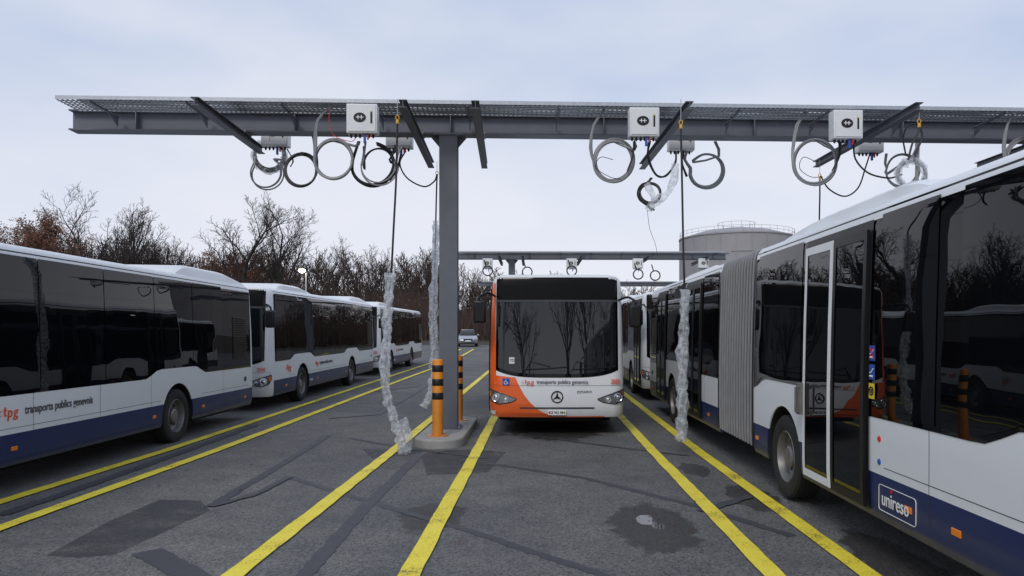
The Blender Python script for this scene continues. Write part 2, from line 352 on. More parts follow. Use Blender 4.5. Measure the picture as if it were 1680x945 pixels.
def wheel(root,side,y):
    Mx=Matrix.Translation((side*1.11,y,.48))@Matrix.Rotation(side*PI/2,4,'Y')
    t=MB(); t.lathe([(.29,-.13),(.40,-.15),(.455,-.14),(.478,-.115),(.48,-.05),(.472,-.045),(.472,-.035),(.48,-.03),(.48,.03),(.472,.035),(.472,.045),(.48,.05),(.478,.115),(.455,.14),(.40,.15),(.31,.135),(.29,.12)],Mx,40)
    tw=t.build('wheel',M['tyre'],root)
    r=MB(); r.lathe([(.30,.125),(.292,.135),(.285,.12),(.275,.03),(.22,.0),(.17,.02),(.13,.03),(.125,.09),(.10,.11),(.0,.115)],Mx,36)
    for k in range(10):
        a=2*PI*k/10+.2; r.lathe([(.014,.02),(.014,.055),(.0,.058)],Mx@Matrix.Translation((.15*math.cos(a),.15*math.sin(a),0)),6)
    r.build('rim',M['rim'],tw)
    for k in range(8):
        a=2*PI*k/8; h=MB(); h.lathe([(.0,.016),(.028,.016),(.028,.004)],Mx@Matrix.Translation((.225*math.cos(a),.225*math.sin(a),0)),12)
        h.build('rim_opening',M['under'],tw)
    l=MB(); n=28; a0=-math.asin(.13/.58)
    for i in range(n):
        A=a0+(PI-2*a0)*i/n; B=a0+(PI-2*a0)*(i+1)/n
        q=[(math.cos(A),math.sin(A)),(math.cos(B),math.sin(B))]
        xo,xi=side*1.262,side*.875; rr=.579
        l.add([(xo,y+q[0][0]*rr,.48+q[0][1]*rr),(xo,y+q[1][0]*rr,.48+q[1][1]*rr),(xi,y+q[1][0]*rr,.48+q[1][1]*rr),(xi,y+q[0][0]*rr,.48+q[0][1]*rr),(xi,y,.48)],[(0,1,2,3),(3,2,4)])
    l.build('wheel_arch',M['under'],root)
def pod(root,a,b_,z1,hw):
    p=MB(); n=14; loops=[]
    for t in range(n+1):
        yy=a+(b_-a)*t/n; hh=3.05+(z1-3.05)*math.sin(min(1,min(t/2.0,(n-t)/6.0)+.05)*PI/2)
        loops.append([(-hw,yy,3.03),(-hw+.02,yy,3.03+(hh-3.03)*.7),(-hw+.10,yy,hh-.01),(0,yy,hh+.005),(hw-.10,yy,hh-.01),(hw-.02,yy,3.03+(hh-3.03)*.7),(hw,yy,3.03)])
    m_=7; fs=[(i*m_+k,i*m_+k+1,(i+1)*m_+k+1,(i+1)*m_+k) for i in range(n) for k in range(m_-1)]+[tuple(range(m_-1,-1,-1)),tuple(n*m_+k for k in range(m_))]
    p.add([v for l in loops for v in l],fs); p.build('roof_pod',M['white'],root,ang=50)
def make_bus(name,L,axles,joint,rdoors,lwin,rwin,unireso=False,grey_door=None):
    root=empty(name)
    if joint:
        shell(root,0,joint[0],True,False,[a for a in axles if a<joint[0]])
        shell(root,joint[1],L,False,True,[a for a in axles if a>joint[1]])
        b=MB(); nr=13; loops=[]
        zz=[.42,.6,1.3,2.0,2.8,2.92,2.98,3.02]
        for i in range(nr*4+1):
            y=joint[0]+(joint[1]-joint[0])*i/(nr*4); ins=(.13,.06,.02,.06)[i%4]
            lp=[(w(z)-ins+.01,y,z) for z in zz]; lp.append((.6,y,3.06-ins)); lp+=[(-x,y_,z) for x,y_,z in lp[::-1]]
            loops.append(lp)
        n=len(loops[0]); vs=[v for l in loops for v in l]; fs=[]
        for i in range(len(loops)-1):
            for k in range(n): fs.append((i*n+k,(i+1)*n+k,(i+1)*n+(k+1)%n,i*n+(k+1)%n))
        b.add(vs,fs); bo=b.build('bellows',M['bellows'],root,smooth=False)
        for k in range(nr):
            y=joint[0]+(joint[1]-joint[0])*(k+.5)/nr; hb=MB()
            pts=[(w(z)+.0,y,z) for z in zz]+[(1.0,y,3.05),(.6,y,3.06)]; pts+=[(-x,y_,z) for x,y_,z in pts[::-1]]
            hb.tube(pts,.019,6); hb.build('bellows_hoop',M['hoop'],bo)
        for yy in (joint[0]-.05,joint[1]-.01):
            fr=MB()
            for sg in (1,-1): spatch(fr,sg,yy,yy+.06,.42,3.0,.014,1,14)
            fr.build('bellows_frame',M['black'],root)
    else: shell(root,0,L,True,True,axles)
    for a in axles:
        for sg in (1,-1): wheel(root,sg,a)
    u=MB(); u.box(-.85,.5,.22,.85,(joint[0] if joint else L-.3),.352)
    if joint: u.box(-.85,joint[1],.22,.85,L-.3,.352)
    for a in axles: u.tube([(-1.05,a,.48),(1.05,a,.48)],.09,10)
    u.build('chassis',M['under'],root)
    def zlo(y):
        v=1.2
        for a in axles:
            d=abs(y-a)
            if d<1.15: 
                k=min(1,max(0,(1.15-d)/.5)); v=max(v,1.2+.14*(3*k*k-2*k**3))
        return v
    GT=2.955
    secs=[(.50,joint[0]-.06),(joint[1]+.06,L-.22)] if joint else [(.50,L-.22)]
    for side in (1,-1):
        for a,b_ in secs:
            mb=MB(); spatch(mb,side,a,b_,zlo,lambda y:GT,.004,int((b_-a)*6),14); mb.build('window_band',M['blackgloss'],root)
        for (a,b_) in (lwin if side>0 else rwin):
            mb=MB(); n=max(2,int((b_-a)*5))
            spatch(mb,side,a,b_,lambda y:zlo(y)+.04,lambda y:2.47,.010,n,8)
            spatch(mb,side,a,b_,lambda y:2.482,lambda y:2.90,.010,n,4)
            o=mb.build('window',M['glass'],root)
            fr=MB(); spatch(fr,side,a-.008,b_+.008,2.47,2.482,.012,1,1); fr.build('frame',M['blackgloss'],o)
    for (a,b_) in rdoors:
        df=MB(); spatch(df,-1,a-.05,b_+.05,.40,2.88,.014,1,16); d=df.build('door',M['black'],root)
        mid=(a+b_)/2
        for j,(c0,c1) in enumerate(((a,mid-.012),(mid+.012,b_))):
            lt=(grey_door==(a,b_) and j==1); fw=.06
            g=MB(); spatch(g,-1,c0+fw,c1-fw,.50,2.72,.034,1,14); g.build('pane',M['glass'],d)
            fm=MB(); 
            for (p,q,z0,z1) in ((c0,c0+fw,.42,2.80),(c1-fw,c1,.42,2.80),(c0+fw,c1-fw,.42,.50),(c0+fw,c1-fw,2.72,2.80)):
                spatch(fm,-1,p,q,z0,z1,.042,1,14 if z1-z0>1 else 1)
            for p in (c0,c1):
                fm.grid(lambda z,t:(-(w(z)+.014+.028*t),p,z),[.42+.14*i for i in range(18)],[0,1])
            fm.build('door_frame',M['grey'] if lt else M['black'],d)
            if lt:
                hd=MB(); x=-(1.275+.06); hd.box(x-.03,c1-.02,1.05,x+.03,c1+.06,1.38); hd.tube([(x-.03,c1-.03,1.34),(x-.07,c1-.04,1.34),(x-.07,c1-.04,1.08),(x-.03,c1-.03,1.08)],.012,6); hd.build('handle',M['rim'],d,bev=.005)
    ys=[y for y in np.arange(1.6,L-.4,1.45) if not (joint and joint[0]-.15<y<joint[1]+.15) and all(abs(y-a)>.66 for a in axles)]
    sm=MB()
    for side in (1,-1):
        for y in ys:
            if side<0 and any(a-.1<y<b_+.1 for a,b_ in rdoors): continue
            spatch(sm,side,y,y+.006,.37,zlo(y),.002,1,6)
        for a,b_ in ((1.6,axles[0]-.62),(axles[0]+.62,axles[1]-.62 if not joint else 5.2),(L-2.7,L-.35)):
            spatch(sm,side,a,b_,.80,.806,.002,1,1)
    sm.build('panel_seam',M['seam'],root)
    for side in (1,-1):
        for y in [1.3,4.1,axles[1]-.9 if not joint else 4.75,axles[1]+.95]+([12.0 if side>0 else 11.4,axles[-1]+.9] if joint else [])+[L-.6]:
            if side<0 and any(a-.1<y<b_+.1 for a,b_ in rdoors): continue
            am=MB(); x=side*(w(.56)+.008); am.box(min(x,x-side*.02),y,.53,max(x,x-side*.02),y+.11,.58); am.build('side_marker',M['amber'],root,bev=.004)
    for side in (1,-1):
        lv=MB()
        for k in range(18):
            z=1.42+k*.05; x=side*(w(z)+.012)
            Mx=Matrix.Translation((x,L-.85,z))@Matrix.Rotation(side*.5,4,'Y'); lv.box(-.006,-.36,-.018,.006,.36,.018,Mx)
        lv.build('engine_louvre',M['black'],root,smooth=False)
        fl=MB(); x=side*(1.275+.002); fl.lathe([(.0,.012),(.05,.012),(.055,0)],Matrix.Translation((x,L-.55,.95))@Matrix.Rotation(side*PI/2,4,'Y'),20); fl.build('filler_cap',M['seam'],root)
    tl=MB(); tl.box(-1.0,L-.10+.06,1.75,1.0,L-.10+.085,2.75); tl.build('rear_window',M['glass'],root,bev=.01)
    for sg in (1,-1):
        t=MB(); t.box(sg*1.0-.07,L-.04,.75,sg*1.0+.07,L+.01,1.35); t.build('tail_light',M['redt'],root,bev=.01)
    # front
    fpatch(-1.16,1.16,lambda s:1.10+.13*(abs(s)/1.14)**4,2.99,.006,36,26).build('windscreen_surround',M['blackgloss'],root)
    fpatch(-1.11,1.11,lambda s:1.17+.13*(abs(s)/1.14)**4,2.52,.012,36,14).build('windscreen',M['wind'],root)
    fpatch(-1.10,1.10,2.57,2.96,.016,30,6).build('destination_display',M['display'],root)
    fpatch(-1.14,1.14,2.525,2.562,.014,30,1).build('display_sill',M['seam'],root)
    for sx in (-.62,.25):
        wp=MB(); wp.tube([surf(sx,1.19,.03),surf(sx+.12,1.4,.04),surf(sx+.5,1.30,.035)],.011,6) 
        wp.tube([surf(sx+.02,1.25,.03),surf(sx+.45,1.27,.03),surf(sx+.82,1.30,.03)],.012,6)
        wp.build('wiper',M['black'],root)
    ok=[(-1.5,2.99),(-1.17,2.99),(-1.165,1.14),(-.78,1.10),(-.72,.96),(-.62,.78),(-.5,.63),(-.36,.50),(-.2,.42),(-.1,.39)]
    fpatch(-1.38,-.1,.375,lambda s:lerp(ok,s),.004,90,22).build('orange_corner',M['orange'],root)
    fpatch(-1.15,.9,.352,.372,.010,40,2).build('bumper_lip',M['orange'],root)
    fpatch(-.70,.70,.515,.545,.008,30,2).build('bumper_slot',M['seam'],root)
    fpatch(-1.35,1.35,.948,.953,.006,40,1).build('flap_seam',M['seam'],root)
    for sg in (-1,1):
        a,b_=(.76,1.36) if sg>0 else (-1.36,-.76)
        lo=lambda s:lerp([(.76,.69),(.86,.635),(1.1,.60),(1.28,.66),(1.36,.76)],abs(s)); hi=lambda s:lerp([(.76,.70),(.92,.76),(1.15,.84),(1.36,.89)],abs(s))
        hl=fpatch(a,b_,lo,hi,.010,20,6).build('headlight',M['lampbowl'],root)
        rim=MB(); ss=[.76+.60*i/20 for i in range(21)]
        rim.tube([surf(sg*s,lo(s),.012) for s in ss]+[surf(sg*s,hi(s),.012) for s in ss[::-1]],.007,5,closed=True); rim.build('headlight_rim',M['black'],hl)
        for s_,r_,z_ in ((1.15,.082,.725),(.96,.058,.69)):
            c=surf(sg*s_,z_,.012); c2=surf(sg*s_,z_,.05); z=(c2-c).normalized(); z=(z+Vector((0,-1.2,0))).normalized()
            Mx=Matrix.Translation(c)@z.to_track_quat('Z','Y').to_matrix().to_4x4()
            l=MB(); l.lathe([(r_,0),(r_,.02),(r_*.9,.028),(r_*.85,.012),(r_*.5,.012),(r_*.45,.024),(0,.03)],Mx,20); l.build('lamp',M['lens'],hl)
        ind=fpatch(*( (1.27,1.33) if sg>0 else (-1.33,-1.27)),.74,.84,.018,4,2); ind.build('indicator',M['amber'],hl)
        z0=2.52 if sg<0 else 2.44
        arm=MB(); p0=surf(sg*1.2,z0+.12,.0)
        arm.tube(spline([p0,(sg*1.30,-.12,z0+.16),(sg*1.43,-.22,z0+.08),(sg*1.43,-.22,z0-.02)]),.022,8); mo=arm.build('mirror',M['black'],root)
        hs=MB(); hs.box(sg*1.43-.115,-.30,z0-.40,sg*1.43+.115,-.17,z0+.02); hs.build('mirror_housing',M['black'],mo,bev=.04)
        mg=MB(); mg.box(sg*1.43-.09,-.168,z0-.37,sg*1.43+.09,-.164,z0-.02); mg.build('mirror_glass',M['chrome'],mo)
    yb=surf(0,.74,.012).y; bd=MB()
    bd.tube([(.105*math.cos(a),yb,.74+.105*math.sin(a)) for a in [2*PI*i/32 for i in range(32)]],.011,6,closed=True)
    for k in range(3):
        a=PI/2+k*2*PI/3; px_,pz_=-math.sin(a)*.024,math.cos(a)*.024
        bd.add([(px_,yb-.004,.74+pz_),(-px_,yb-.004,.74-pz_),(.1*math.cos(a),yb-.004,.74+.1*math.sin(a)),(0,yb-.02,.74)],[(0,3,2),(3,1,2)])
    bd.build('star_badge',M['black'],root,smooth=False)
    yt=surf(.2,1.0,.012).y-.006
    tpg(root,.125,(-.61,yt-.002,1.02),(PI/2,0,0))
    text('transports publics genevois',.10,M['textgrey'],root,(-.385,yt,1.02),(PI/2,0,0),bold=.0012,sx=.88)
    text('CITARO',.06,M['textgrey'],root,(.37,surf(.4,.83,.012).y,.83),(PI/2,0,.08),bold=.001,sx=1.3)
    nv=surf(1.0,1.02,.05); text('2050',.125,M['orangetxt'],root,nv,(PI/2,0,.42),bold=.002,sx=.8)
    pl=MB(); yp=surf(0,.44,.02).y; pl.box(-.17,yp-.012,.40,.17,yp,.49); po=pl.build('number_plate',M['textwhite'],root,bev=.004)
    text('GE 962 884',.068,M['black'],po,(0,yp-.0145,.445),(PI/2,0,0),align='CENTER',bold=.001,sx=.9)
    for sx,mm in ((-.148,'redt'),(.148,'yelt')):
        s_=MB(); s_.box(sx-.014,yp-.0155,.425,sx+.014,yp-.0125,.468); s_.build('shield',M[mm],po)
    st=MB(); c=surf(-.96,1.02,.012); Mx=Matrix.Translation(c)@Matrix.Rotation(-.22,4,'Z'); st.box(-.065,-.003,-.065,.065,.003,.065,Mx); so=st.build('wheelchair_sticker',M['bluet'],root)
    ic=MB() 
    for pts in ([(0,.035),(0,0),(.028,-.005),(.035,-.035)],[(-.01,.01),(-.03,-.01),(-.02,-.035),(.005,-.038),(.018,-.02)]):
        ic.tube([Mx@Vector((a*1.2,-.006,b*1.2)) for a,b in pts],.007,5)
    ic.build('wheelchair_symbol',M['textwhite'],so)
    s2=fpatch(-.90,-.80,1.36,1.48,.016,2,2).build('windscreen_sticker',M['boxw'],root)
    text('7D',.07,M['black'],s2,surf(-.888,1.42,.02),(PI/2,0,-.12))
    xs=1.275+.006
    tpg(root,.18,(xs,3.97,1.0),(PI/2,0,PI/2))
    text('transports publics genevois',.15,M['textgrey'],root,(xs,4.34,1.0),(PI/2,0,PI/2),bold=.002,sx=.86)
    tpg(root,.22,(xs,1.42,1.0),(PI/2,0,PI/2))
    text('unireso',.13,M['textwhite'],root,(xs,3.35,.56),(PI/2,0,PI/2),bold=.001,sx=.8)
    if unireso:
        a,b_=4.68,5.28; z0,z1=.45,.66; X=-(1.275+.004)
        lp=[]; r=.03
        for (cy,cz,t0) in ((b_-r,z1-r,0),(a+r,z1-r,90),(a+r,z0+r,180),(b_-r,z0+r,270)):
            for k in range(5):
                t=R(t0+k*22.5); lp.append((X,cy+r*math.cos(t),cz+r*math.sin(t)))
        fr=MB(); fr.tube(lp,.0035,4,closed=True); fo=fr.build('logo_frame',M['textwhite'],root)
        text('unireso',.165,M['textwhite'],fo,(X-.002,b_-.05,.55),(PI/2,0,-PI/2),bold=.001,sx=.9)
        d=MB(); d.lathe([(0,.006),(.013,.006),(.013,0)],Matrix.Translation((X,b_-.222,.637))@Matrix.Rotation(-PI/2,4,'Y'),12); d.build('logo_dot',M['redt'],fo)
        for z,mm in ((1.74,'bluet'),(1.58,'bluet'),(1.42,'yelt')):
            x=-(w(z)+.016); s_=MB(); s_.box(x-.003,5.34,z-.065,x,5.44,z+.065); so=s_.build('sticker',M[mm],root)
            i_=MB()
            if mm=='yelt': i_.tube([(x-.005,5.39+.034*math.cos(t),z+.034*math.sin(t)) for t in [2*PI*k/16 for k in range(16)]],.006,4,closed=True); i_.tube([(x-.005,5.39,z-.015),(x-.005,5.39,z+.015)],.009,5)
            else:
                i_.tube([(x-.005,5.36,z+.03),(x-.005,5.40,z-.005),(x-.005,5.425,z-.005)],.006,4); i_.tube([(x-.005,5.375,z-.035),(x-.005,5.42,z-.035)],.009,5)
            i_.build('pictogram',M['textwhite'] if mm!='yelt' else M['black'],so)
            if z>1.7:
                c_=MB(); c_.tube([(x-.007,5.35,z-.05),(x-.007,5.43,z+.05)],.004,4); c_.tube([(x-.007,5.35,z+.05),(x-.007,5.43,z-.05)],.004,4); c_.build('cross_mark',M['redt'],so)
        for z,mm in ((1.03,'redt'),(.84,'bluet')):
            s_=MB(); s_.lathe([(0,.008),(.022,.008),(.027,0)],Matrix.Translation((-1.275,5.28,z))@Matrix.Rotation(-PI/2,4,'Y'),16); s_.build('door_button',M[mm],root)
        for z in (.72,1.18):
            s_=MB(); s_.lathe([(0,.012),(.022,.012),(.028,0)],Matrix.Translation((-1.275,7.05,z-.02))@Matrix.Rotation(-PI/2,4,'Y'),16); s_.build('cap',M['seam'],root)
    return root
def place(root,x,y,rz,Lm=12):
    root.location=(x,y,gz(y)); root.rotation_euler=(math.atan((gz(y+Lm*.8)-gz(y+Lm*.15))/(Lm*.65)),0,rz)
LW=[(.58,1.77),(1.79,3.22),(3.24,4.62),(4.64,6.07),(6.09,7.52),(7.54,8.92),(8.94,10.25)]
RW=[(1.80,3.3),(3.32,4.9),(6.5,7.9),(7.92,9.0)]
bus=make_bus('city_bus',12.0,[2.75,8.35],None,[(.55,1.70),(5.1,6.35),(9.6,10.6)],LW,RW)
place(bus,.32,13.7,0); tag(bus,'white city bus with orange corner facing the camera, parked between yellow lines','bus')
SK=('orange_corner','bumper_lip')
b1=copy_tree(bus,skip=SK); place(b1,-7.56,4.68,.02); b1.location.z=-.03; tag(b1,'white and navy bus cut off by the left edge of the photo, its tail visible','bus')
b2=copy_tree(bus,skip=SK); place(b2,-7.87,17.7,.012); tag(b2,'white and navy bus parked second in the left row, behind the leftmost bus','bus')
b3=copy_tree(bus,skip=SK); place(b3,-8.15,31.2,.008); tag(b3,'small far white bus at the end of the left row','bus')
pod(b1,8.6,11.8,3.24,1.12); pod(b2,1.2,4.2,3.22,1.08); pod(b3,.8,3.6,3.22,1.08); pod(b2,8.8,11.7,3.22,1.08)
art=make_bus('articulated_bus',18.1,[2.75,7.7,14.9],(8.9,10.7),[(.55,1.70),(5.5,6.95),(12.0,13.2),(15.6,16.7)],
  [(.58,1.75),(1.79,3.2),(3.24,4.9),(4.95,6.7),(6.75,8.7),(10.9,12.4),(12.45,13.9),(13.95,15.4),(15.45,16.8)],
  [(1.80,2.95),(2.97,4.12),(4.42,5.30),(7.12,8.70),(10.85,11.9),(13.3,14.3),(14.32,15.45)],True,(5.5,6.95))
pod(art,4.9,8.6,3.21,1.04); pod(art,12,15.5,3.16,1.0)
place(art,4.095,.8,0,18); tag(art,'long articulated white and navy bus with grey bellows along the right edge of the photo','bus')
a2=copy_tree(art,skip=SK); place(a2,4.12,20.2,0,18); tag(a2,'articulated bus parked behind the long right hand bus, mostly hidden','bus')
for ch in list(art.children):
    if ch.name.split('.')[0] in SK: bpy.data.objects.remove(ch)
# ---------------------------------------------------------------- gantry
TH=.04
def gantry(name,origin,rz,x0,x1,outs,posts,label):
    g=empty(name,origin,(0,0,rz),label,'gantry')
    b=MB(); zb,zt=5.70,6.08
    b.box(x0,-.15,zb,x1,.15,zb+.025); b.box(x0,-.15,zt-.025,x1,.15,zt); b.box(x0+.003,-.012,zb+.025,x1-.003,.012,zt-.025)
    x=x0+1.2
    while x<x1: b.box(x,-.14,zb+.027,x+.015,.14,zt-.027); x+=2.9
    b.build('beam',M['steel'],g,smooth=False)
    for px in posts:
        p=MB(); p.box(px-.17,-.17,.17,px+.17,-.145,5.68); p.box(px-.17,.145,.17,px+.17,.17,5.68); p.box(px-.012,-.145,.17,px+.012,.145,5.68)
        po=p.build('post',M['steel'],g,smooth=False)
        c=MB(); c.box(px-.24,-.24,.15,px+.24,.24,.175); c.build('base_plate',M['steel'],po,smooth=False)
        c=MB(); c.box(px-.28,-.2,5.672,px+.28,.2,5.697)
        for sg in (-1,1):
            c.prism([(0,0),(.17,0),(0,-.2)],-.01,.01,Matrix.Translation((px+sg*.173,0,5.67))@(Matrix.Rotation(PI/2,4,'X') if sg>0 else Matrix.Rotation(PI,4,'Z')@Matrix.Rotation(PI/2,4,'X')))
        c.build('head_plate',M['steel'],po,smooth=False)
        for sx in (-1,1):
            for sy in (-1,1): c=MB(); c.lathe([(.018,.175),(.018,.21),(0,.215)],Matrix.Translation((px+sx*.2,sy*.2,0)),6); c.build('anchor_bolt',M['galv'],po)
    for ox,ya,yb in outs:
        o=MB(); z1=5.693
        o.box(ox-.065,ya,z1-.012,ox+.065,yb,z1); o.box(ox-.065,ya,z1-.13,ox+.065,yb,z1-.118); o.box(ox-.005,ya+.002,z1-.118,ox+.005,yb-.002,z1-.012)
        oo=o.build('outrigger',M['steel2'],g,smooth=False)
        for q0 in (ox-.09,ox+.067): e=MB(); e.box(q0,-.17,z1-.004,q0+.023,.17,z1+.04); e.build('clamp',M['galv'],oo,smooth=False)
    t=MB(); ty0,ty1=-1.12,-.42; tz=5.955; tx0,tx1=x0+.35,x1
    t.box(tx0,ty0,tz,tx1,ty0+.004,tz+.065); t.box(tx0,ty1-.004,tz,tx1,ty1,tz+.065); t.box(tx0,ty0+.004,tz+.06,tx1,ty0+.02,tz+.065); 
    x=tx0
    while x<tx1: t.box(x,ty0+.005,tz+.002,x+.03,ty1-.005,tz+.008); x+=.085
    for k in range(7): yy=ty0+.06+k*.095; t.box(tx0,yy,tz-.006,tx1,yy+.045,tz+.001)
    t.build('cable_tray',M['galv'],g,smooth=False)
    x=x0+.9
    while x<x1:
        k=MB(); k.box(x-.02,-1.10,tz-.035,x+.02,-.155,tz-.008); k.prism([(0,0),(.0,-.16),(-.34,0)],-.006,.006,Matrix.Translation((x,-.16,tz-.037))@Matrix(((0,0,1,0),(1,0,0,0),(0,1,0,0),(0,0,0,1))))
        k.build('tray_bracket',M['steel'],g,smooth=False); x+=1.62
    cb=MB()
    for k in range(5): 
        yy=-1.0+k*.13; cb.tube([(x_,yy+.03*math.sin(x_*1.7+k),tz+.028) for x_ in np.arange(tx0+.3,tx1,.5)],.02,6)
    cb.build('tray_cable',M['cableb'],g)
    return g
PX,PY=-1.73,13.9
gantry('steel_gantry',(PX,PY,0),TH,-6.97,16,[(-3.84,-2.15,1.0),(-.56,-2.15,2.1),(.60,-2.15,2.1),(4.06,-2.25,2.05),(7.8,-2.35,1.7),(11.4,-2.35,1.7)],[0,15.3],'near grey steel gantry carrying a cable tray over the parked buses')
gantry('steel_gantry',(-1.5,38.9,gz(39)),.01,-3.2,11.4,[(-.6,-2,2),(.6,-2,2),(3.6,-2,2),(7,-2,2),(10,-2,2)],[0],'second steel gantry seen just above the front bus roof')
gantry('steel_gantry',(-1.5,58,gz(58)-.6),.01,-3.4,14,[(-.6,-2,2),(3.6,-2,2),(7,-2,2)],[0],'farthest steel gantry, low behind the second one')
def stadium(cx,y0,y1,hw,n=12):
    return [(cx+hw*math.cos(a),y1-hw+hw*math.sin(a)) for a in [PI*i/n for i in range(n+1)]]+[(cx+hw*math.cos(a),y0+hw+hw*math.sin(a)) for a in [PI+PI*i/n for i in range(n+1)]]
is_=MB(); is_.prism(stadium(-1.75,12.25,15.9,.42),-.02,.15); tag(is_.build('kerb_island',M['concrete'],None,bev=.025),'rounded concrete kerb island under the near gantry post','kerb island')
i=MB(); g0=gz(38.9); i.prism(stadium(-1.55,37.3,40.9,.42),g0-.05,g0+.15); tag(i.build('kerb_island',M['concrete'],None,bev=.025),'concrete kerb island under the second gantry post','kerb island')
def bollard(x,y,lab):
    r=.095; h=1.34; b=empty('bollard',(x,y,.15),(0,0,0),lab,'bollard','bollards on the kerb island')
    m=MB(); m.lathe([(r,0),(r,h-.03),(r*.93,h-.008),(r*.75,h),(0,h+.002)],None,32); m.build('tube',M['bollard'],b)
    for a,c in ((.10,.22),(.34,.46),(.58,.70)):
        q=MB(); q.lathe([(r+.0015,h-c),(r+.0035,h-c+.003),(r+.0035,h-a-.003),(r+.0015,h-a)],None,32); q.build('black_band',M['band'],b)
    q=MB(); q.lathe([(.19,0),(.19,.016),(.10,.018)],None,28); q.build('base_flange',M['bollard'],b)
    for k in range(4): q=MB(); a=PI/4+k*PI/2; q.lathe([(.014,.016),(.014,.035),(0,.037)],Matrix.Translation((.15*math.cos(a),.15*math.sin(a),0)),6); q.build('bolt',M['galv'],b)
bollard(-1.79,12.8,'orange bollard with black bands standing in front of the gantry post')
bollard(-1.70,15.2,'orange bollard with black bands partly hidden behind the gantry post')
# ---------------------------------------------------------------- charger boxes
def cbox():
    b=empty('junction_box')
    m=MB(); m.box(-.26,0,-.5,.26,.22,0); m.build('housing',M['boxw'],b,bev=.012)
    m=MB(); m.box(-.235,-.014,-.475,.235,0,-.025); d=m.build('door',M['boxw'],b,bev=.006)
    m=MB(); m.lathe([(0,.006),(1,.006),(1,0)],Matrix.Translation((-.03,-.014,-.24))@Matrix.Rotation(PI/2,4,'X')@Matrix.Diagonal((.105,.082,1,1)),28); lo=m.build('logo',M['black'],d)
    m=MB()
    for pts in ([(-.028,.034),(-.028,-.034)],[(.028,.034),(.028,-.034)],[(-.062,0),(.062,0)]):
        m.tube([(-.03+a,-.0215,-.24+c) for a,c in pts],.009,5)
    m.build('logo_mark',M['textwhite'],lo)
    m=MB(); m.box(.150,-.022,-.34,.182,-.0145,-.13); s=m.build('status_panel',M['black'],d,bev=.004)
    m=MB(); m.box(.154,-.025,-.15,.178,-.0225,-.135); m.build('warning_label',M['yelt'],s)
    for k in range(6): m=MB(); m.lathe([(.022,-.5),(.022,-.53),(.015,-.56),(0,-.56)],Matrix.Translation((-.2+k*.075,.11,0)),12); m.build('cable_gland',M['black'],b)
    m=MB(); m.box(-.2,.222,-.42,-.14,.26,.0); m.build('mounting_rail',M['galv'],b,smooth=False)
    m=MB(); m.box(.14,.222,-.42,.2,.26,.0); m.build('mounting_rail',M['galv'],b,smooth=False)
    m=MB(); m.box(.02,.04,-.66,.06,.08,-.50); m.build('connector',M['bluet'],b,bev=.006)
    m=MB(); m.box(.08,.04,-.60,.105,.08,-.50); m.build('red_connector',M['redt'],b,bev=.006)
    return b
box0=cbox()
fl=['white junction box on the near gantry, just left of its post','white junction box on the near gantry above the front bus','white junction box on the near gantry above the articulated bus','white junction box on the near gantry, last before the right edge']
for i,x in enumerate((-3.04,1.81,5.40,9.0)):
    o=box0 if i==0 else copy_tree(box0); o.location=(x,12.74-.22+TH*(x+1.73),5.86); o.rotation_euler=(0,0,TH); tag(o,fl[i],'junction box','junction boxes on the near gantry')
bl=['rear junction box under the left end of the near gantry','rear junction box beside the near gantry post','rear junction box under the gantry above the front bus','rear junction box under the gantry above the articulated bus']
for i,x in enumerate((-5.2,-2.78,2.84,6.7)):
    o=copy_tree(box0); o.location=(x,14.45+TH*(x+1.73),6.12); o.rotation_euler=(0,0,TH); tag(o,bl[i],'junction box','junction boxes on the near gantry')
for i,px in enumerate((800,938,1047,1155)):
    o=copy_tree(box0); q=P(px,424,37.5); o.location=q; tag(o,['leftmost','second from left','third from left','rightmost'][i]+' small junction box on the second gantry','junction box','junction boxes on the second gantry')
# ---------------------------------------------------------------- cables
def pts_px(l,Y): return [P(a,b,Y) for a,b in l]
def coilpath(start,c,rp,a0,turns,end,Y,k=16):
    l=[P(a,b,Y) for a,b in start]; nn=int(k*turns)
    rr=rp*rnd.uniform(.94,1.05); cx=c[0]+rnd.uniform(-2,2); cy=c[1]+rnd.uniform(-2,2); ysh=rnd.uniform(-.05,.05)
    for i in range(nn+1):
        a=R(a0)+2*PI*i/k; rr2=rr*(1+.03*math.sin(i*.7)); 
        l.append(P(cx+rr2*math.cos(a),cy-rr2*math.sin(a),Y+ysh+.08*i/nn+.05*math.sin(a)))
    l+= [P(a,b,Y) for a,b in end]; return spline(l,2)
def wrapmesh(mb,path,r,seed,sides=14):
    path=[Vector(p) for p in path]; m=len(path); u=Vector((1,0,0)); n=len(mb.v)
    for i,p in enumerate(path):
        t=(path[min(i+1,m-1)]-path[max(i-1,0)]).normalized(); u=(u-t*u.dot(t)); u=u.normalized() if u.length>1e-5 else t.orthogonal().normalized(); q=t.cross(u)
        env=.8+.35*noise.noise(Vector((i*.10,seed,3)))+.14*math.sin(i*.5+seed)
        for k in range(sides):
            a=2*PI*k/sides; cr=.6*noise.noise(Vector((math.cos(a)*1.4+seed,math.sin(a)*1.4,i*.16)))+.30*noise.noise(Vector((math.cos(a)*3.4,math.sin(a)*3.4+seed,i*.4)))
            mb.v.append(tuple(p+(u*math.cos(a)+q*math.sin(a))*max(.02,r*env*(1+cr))))
    for i in range(m-1):
        for k in range(sides): mb.f.append([n+i*sides+k,n+i*sides+(k+1)%sides,n+(i+1)*sides+(k+1)%sides,n+(i+1)*sides+k])
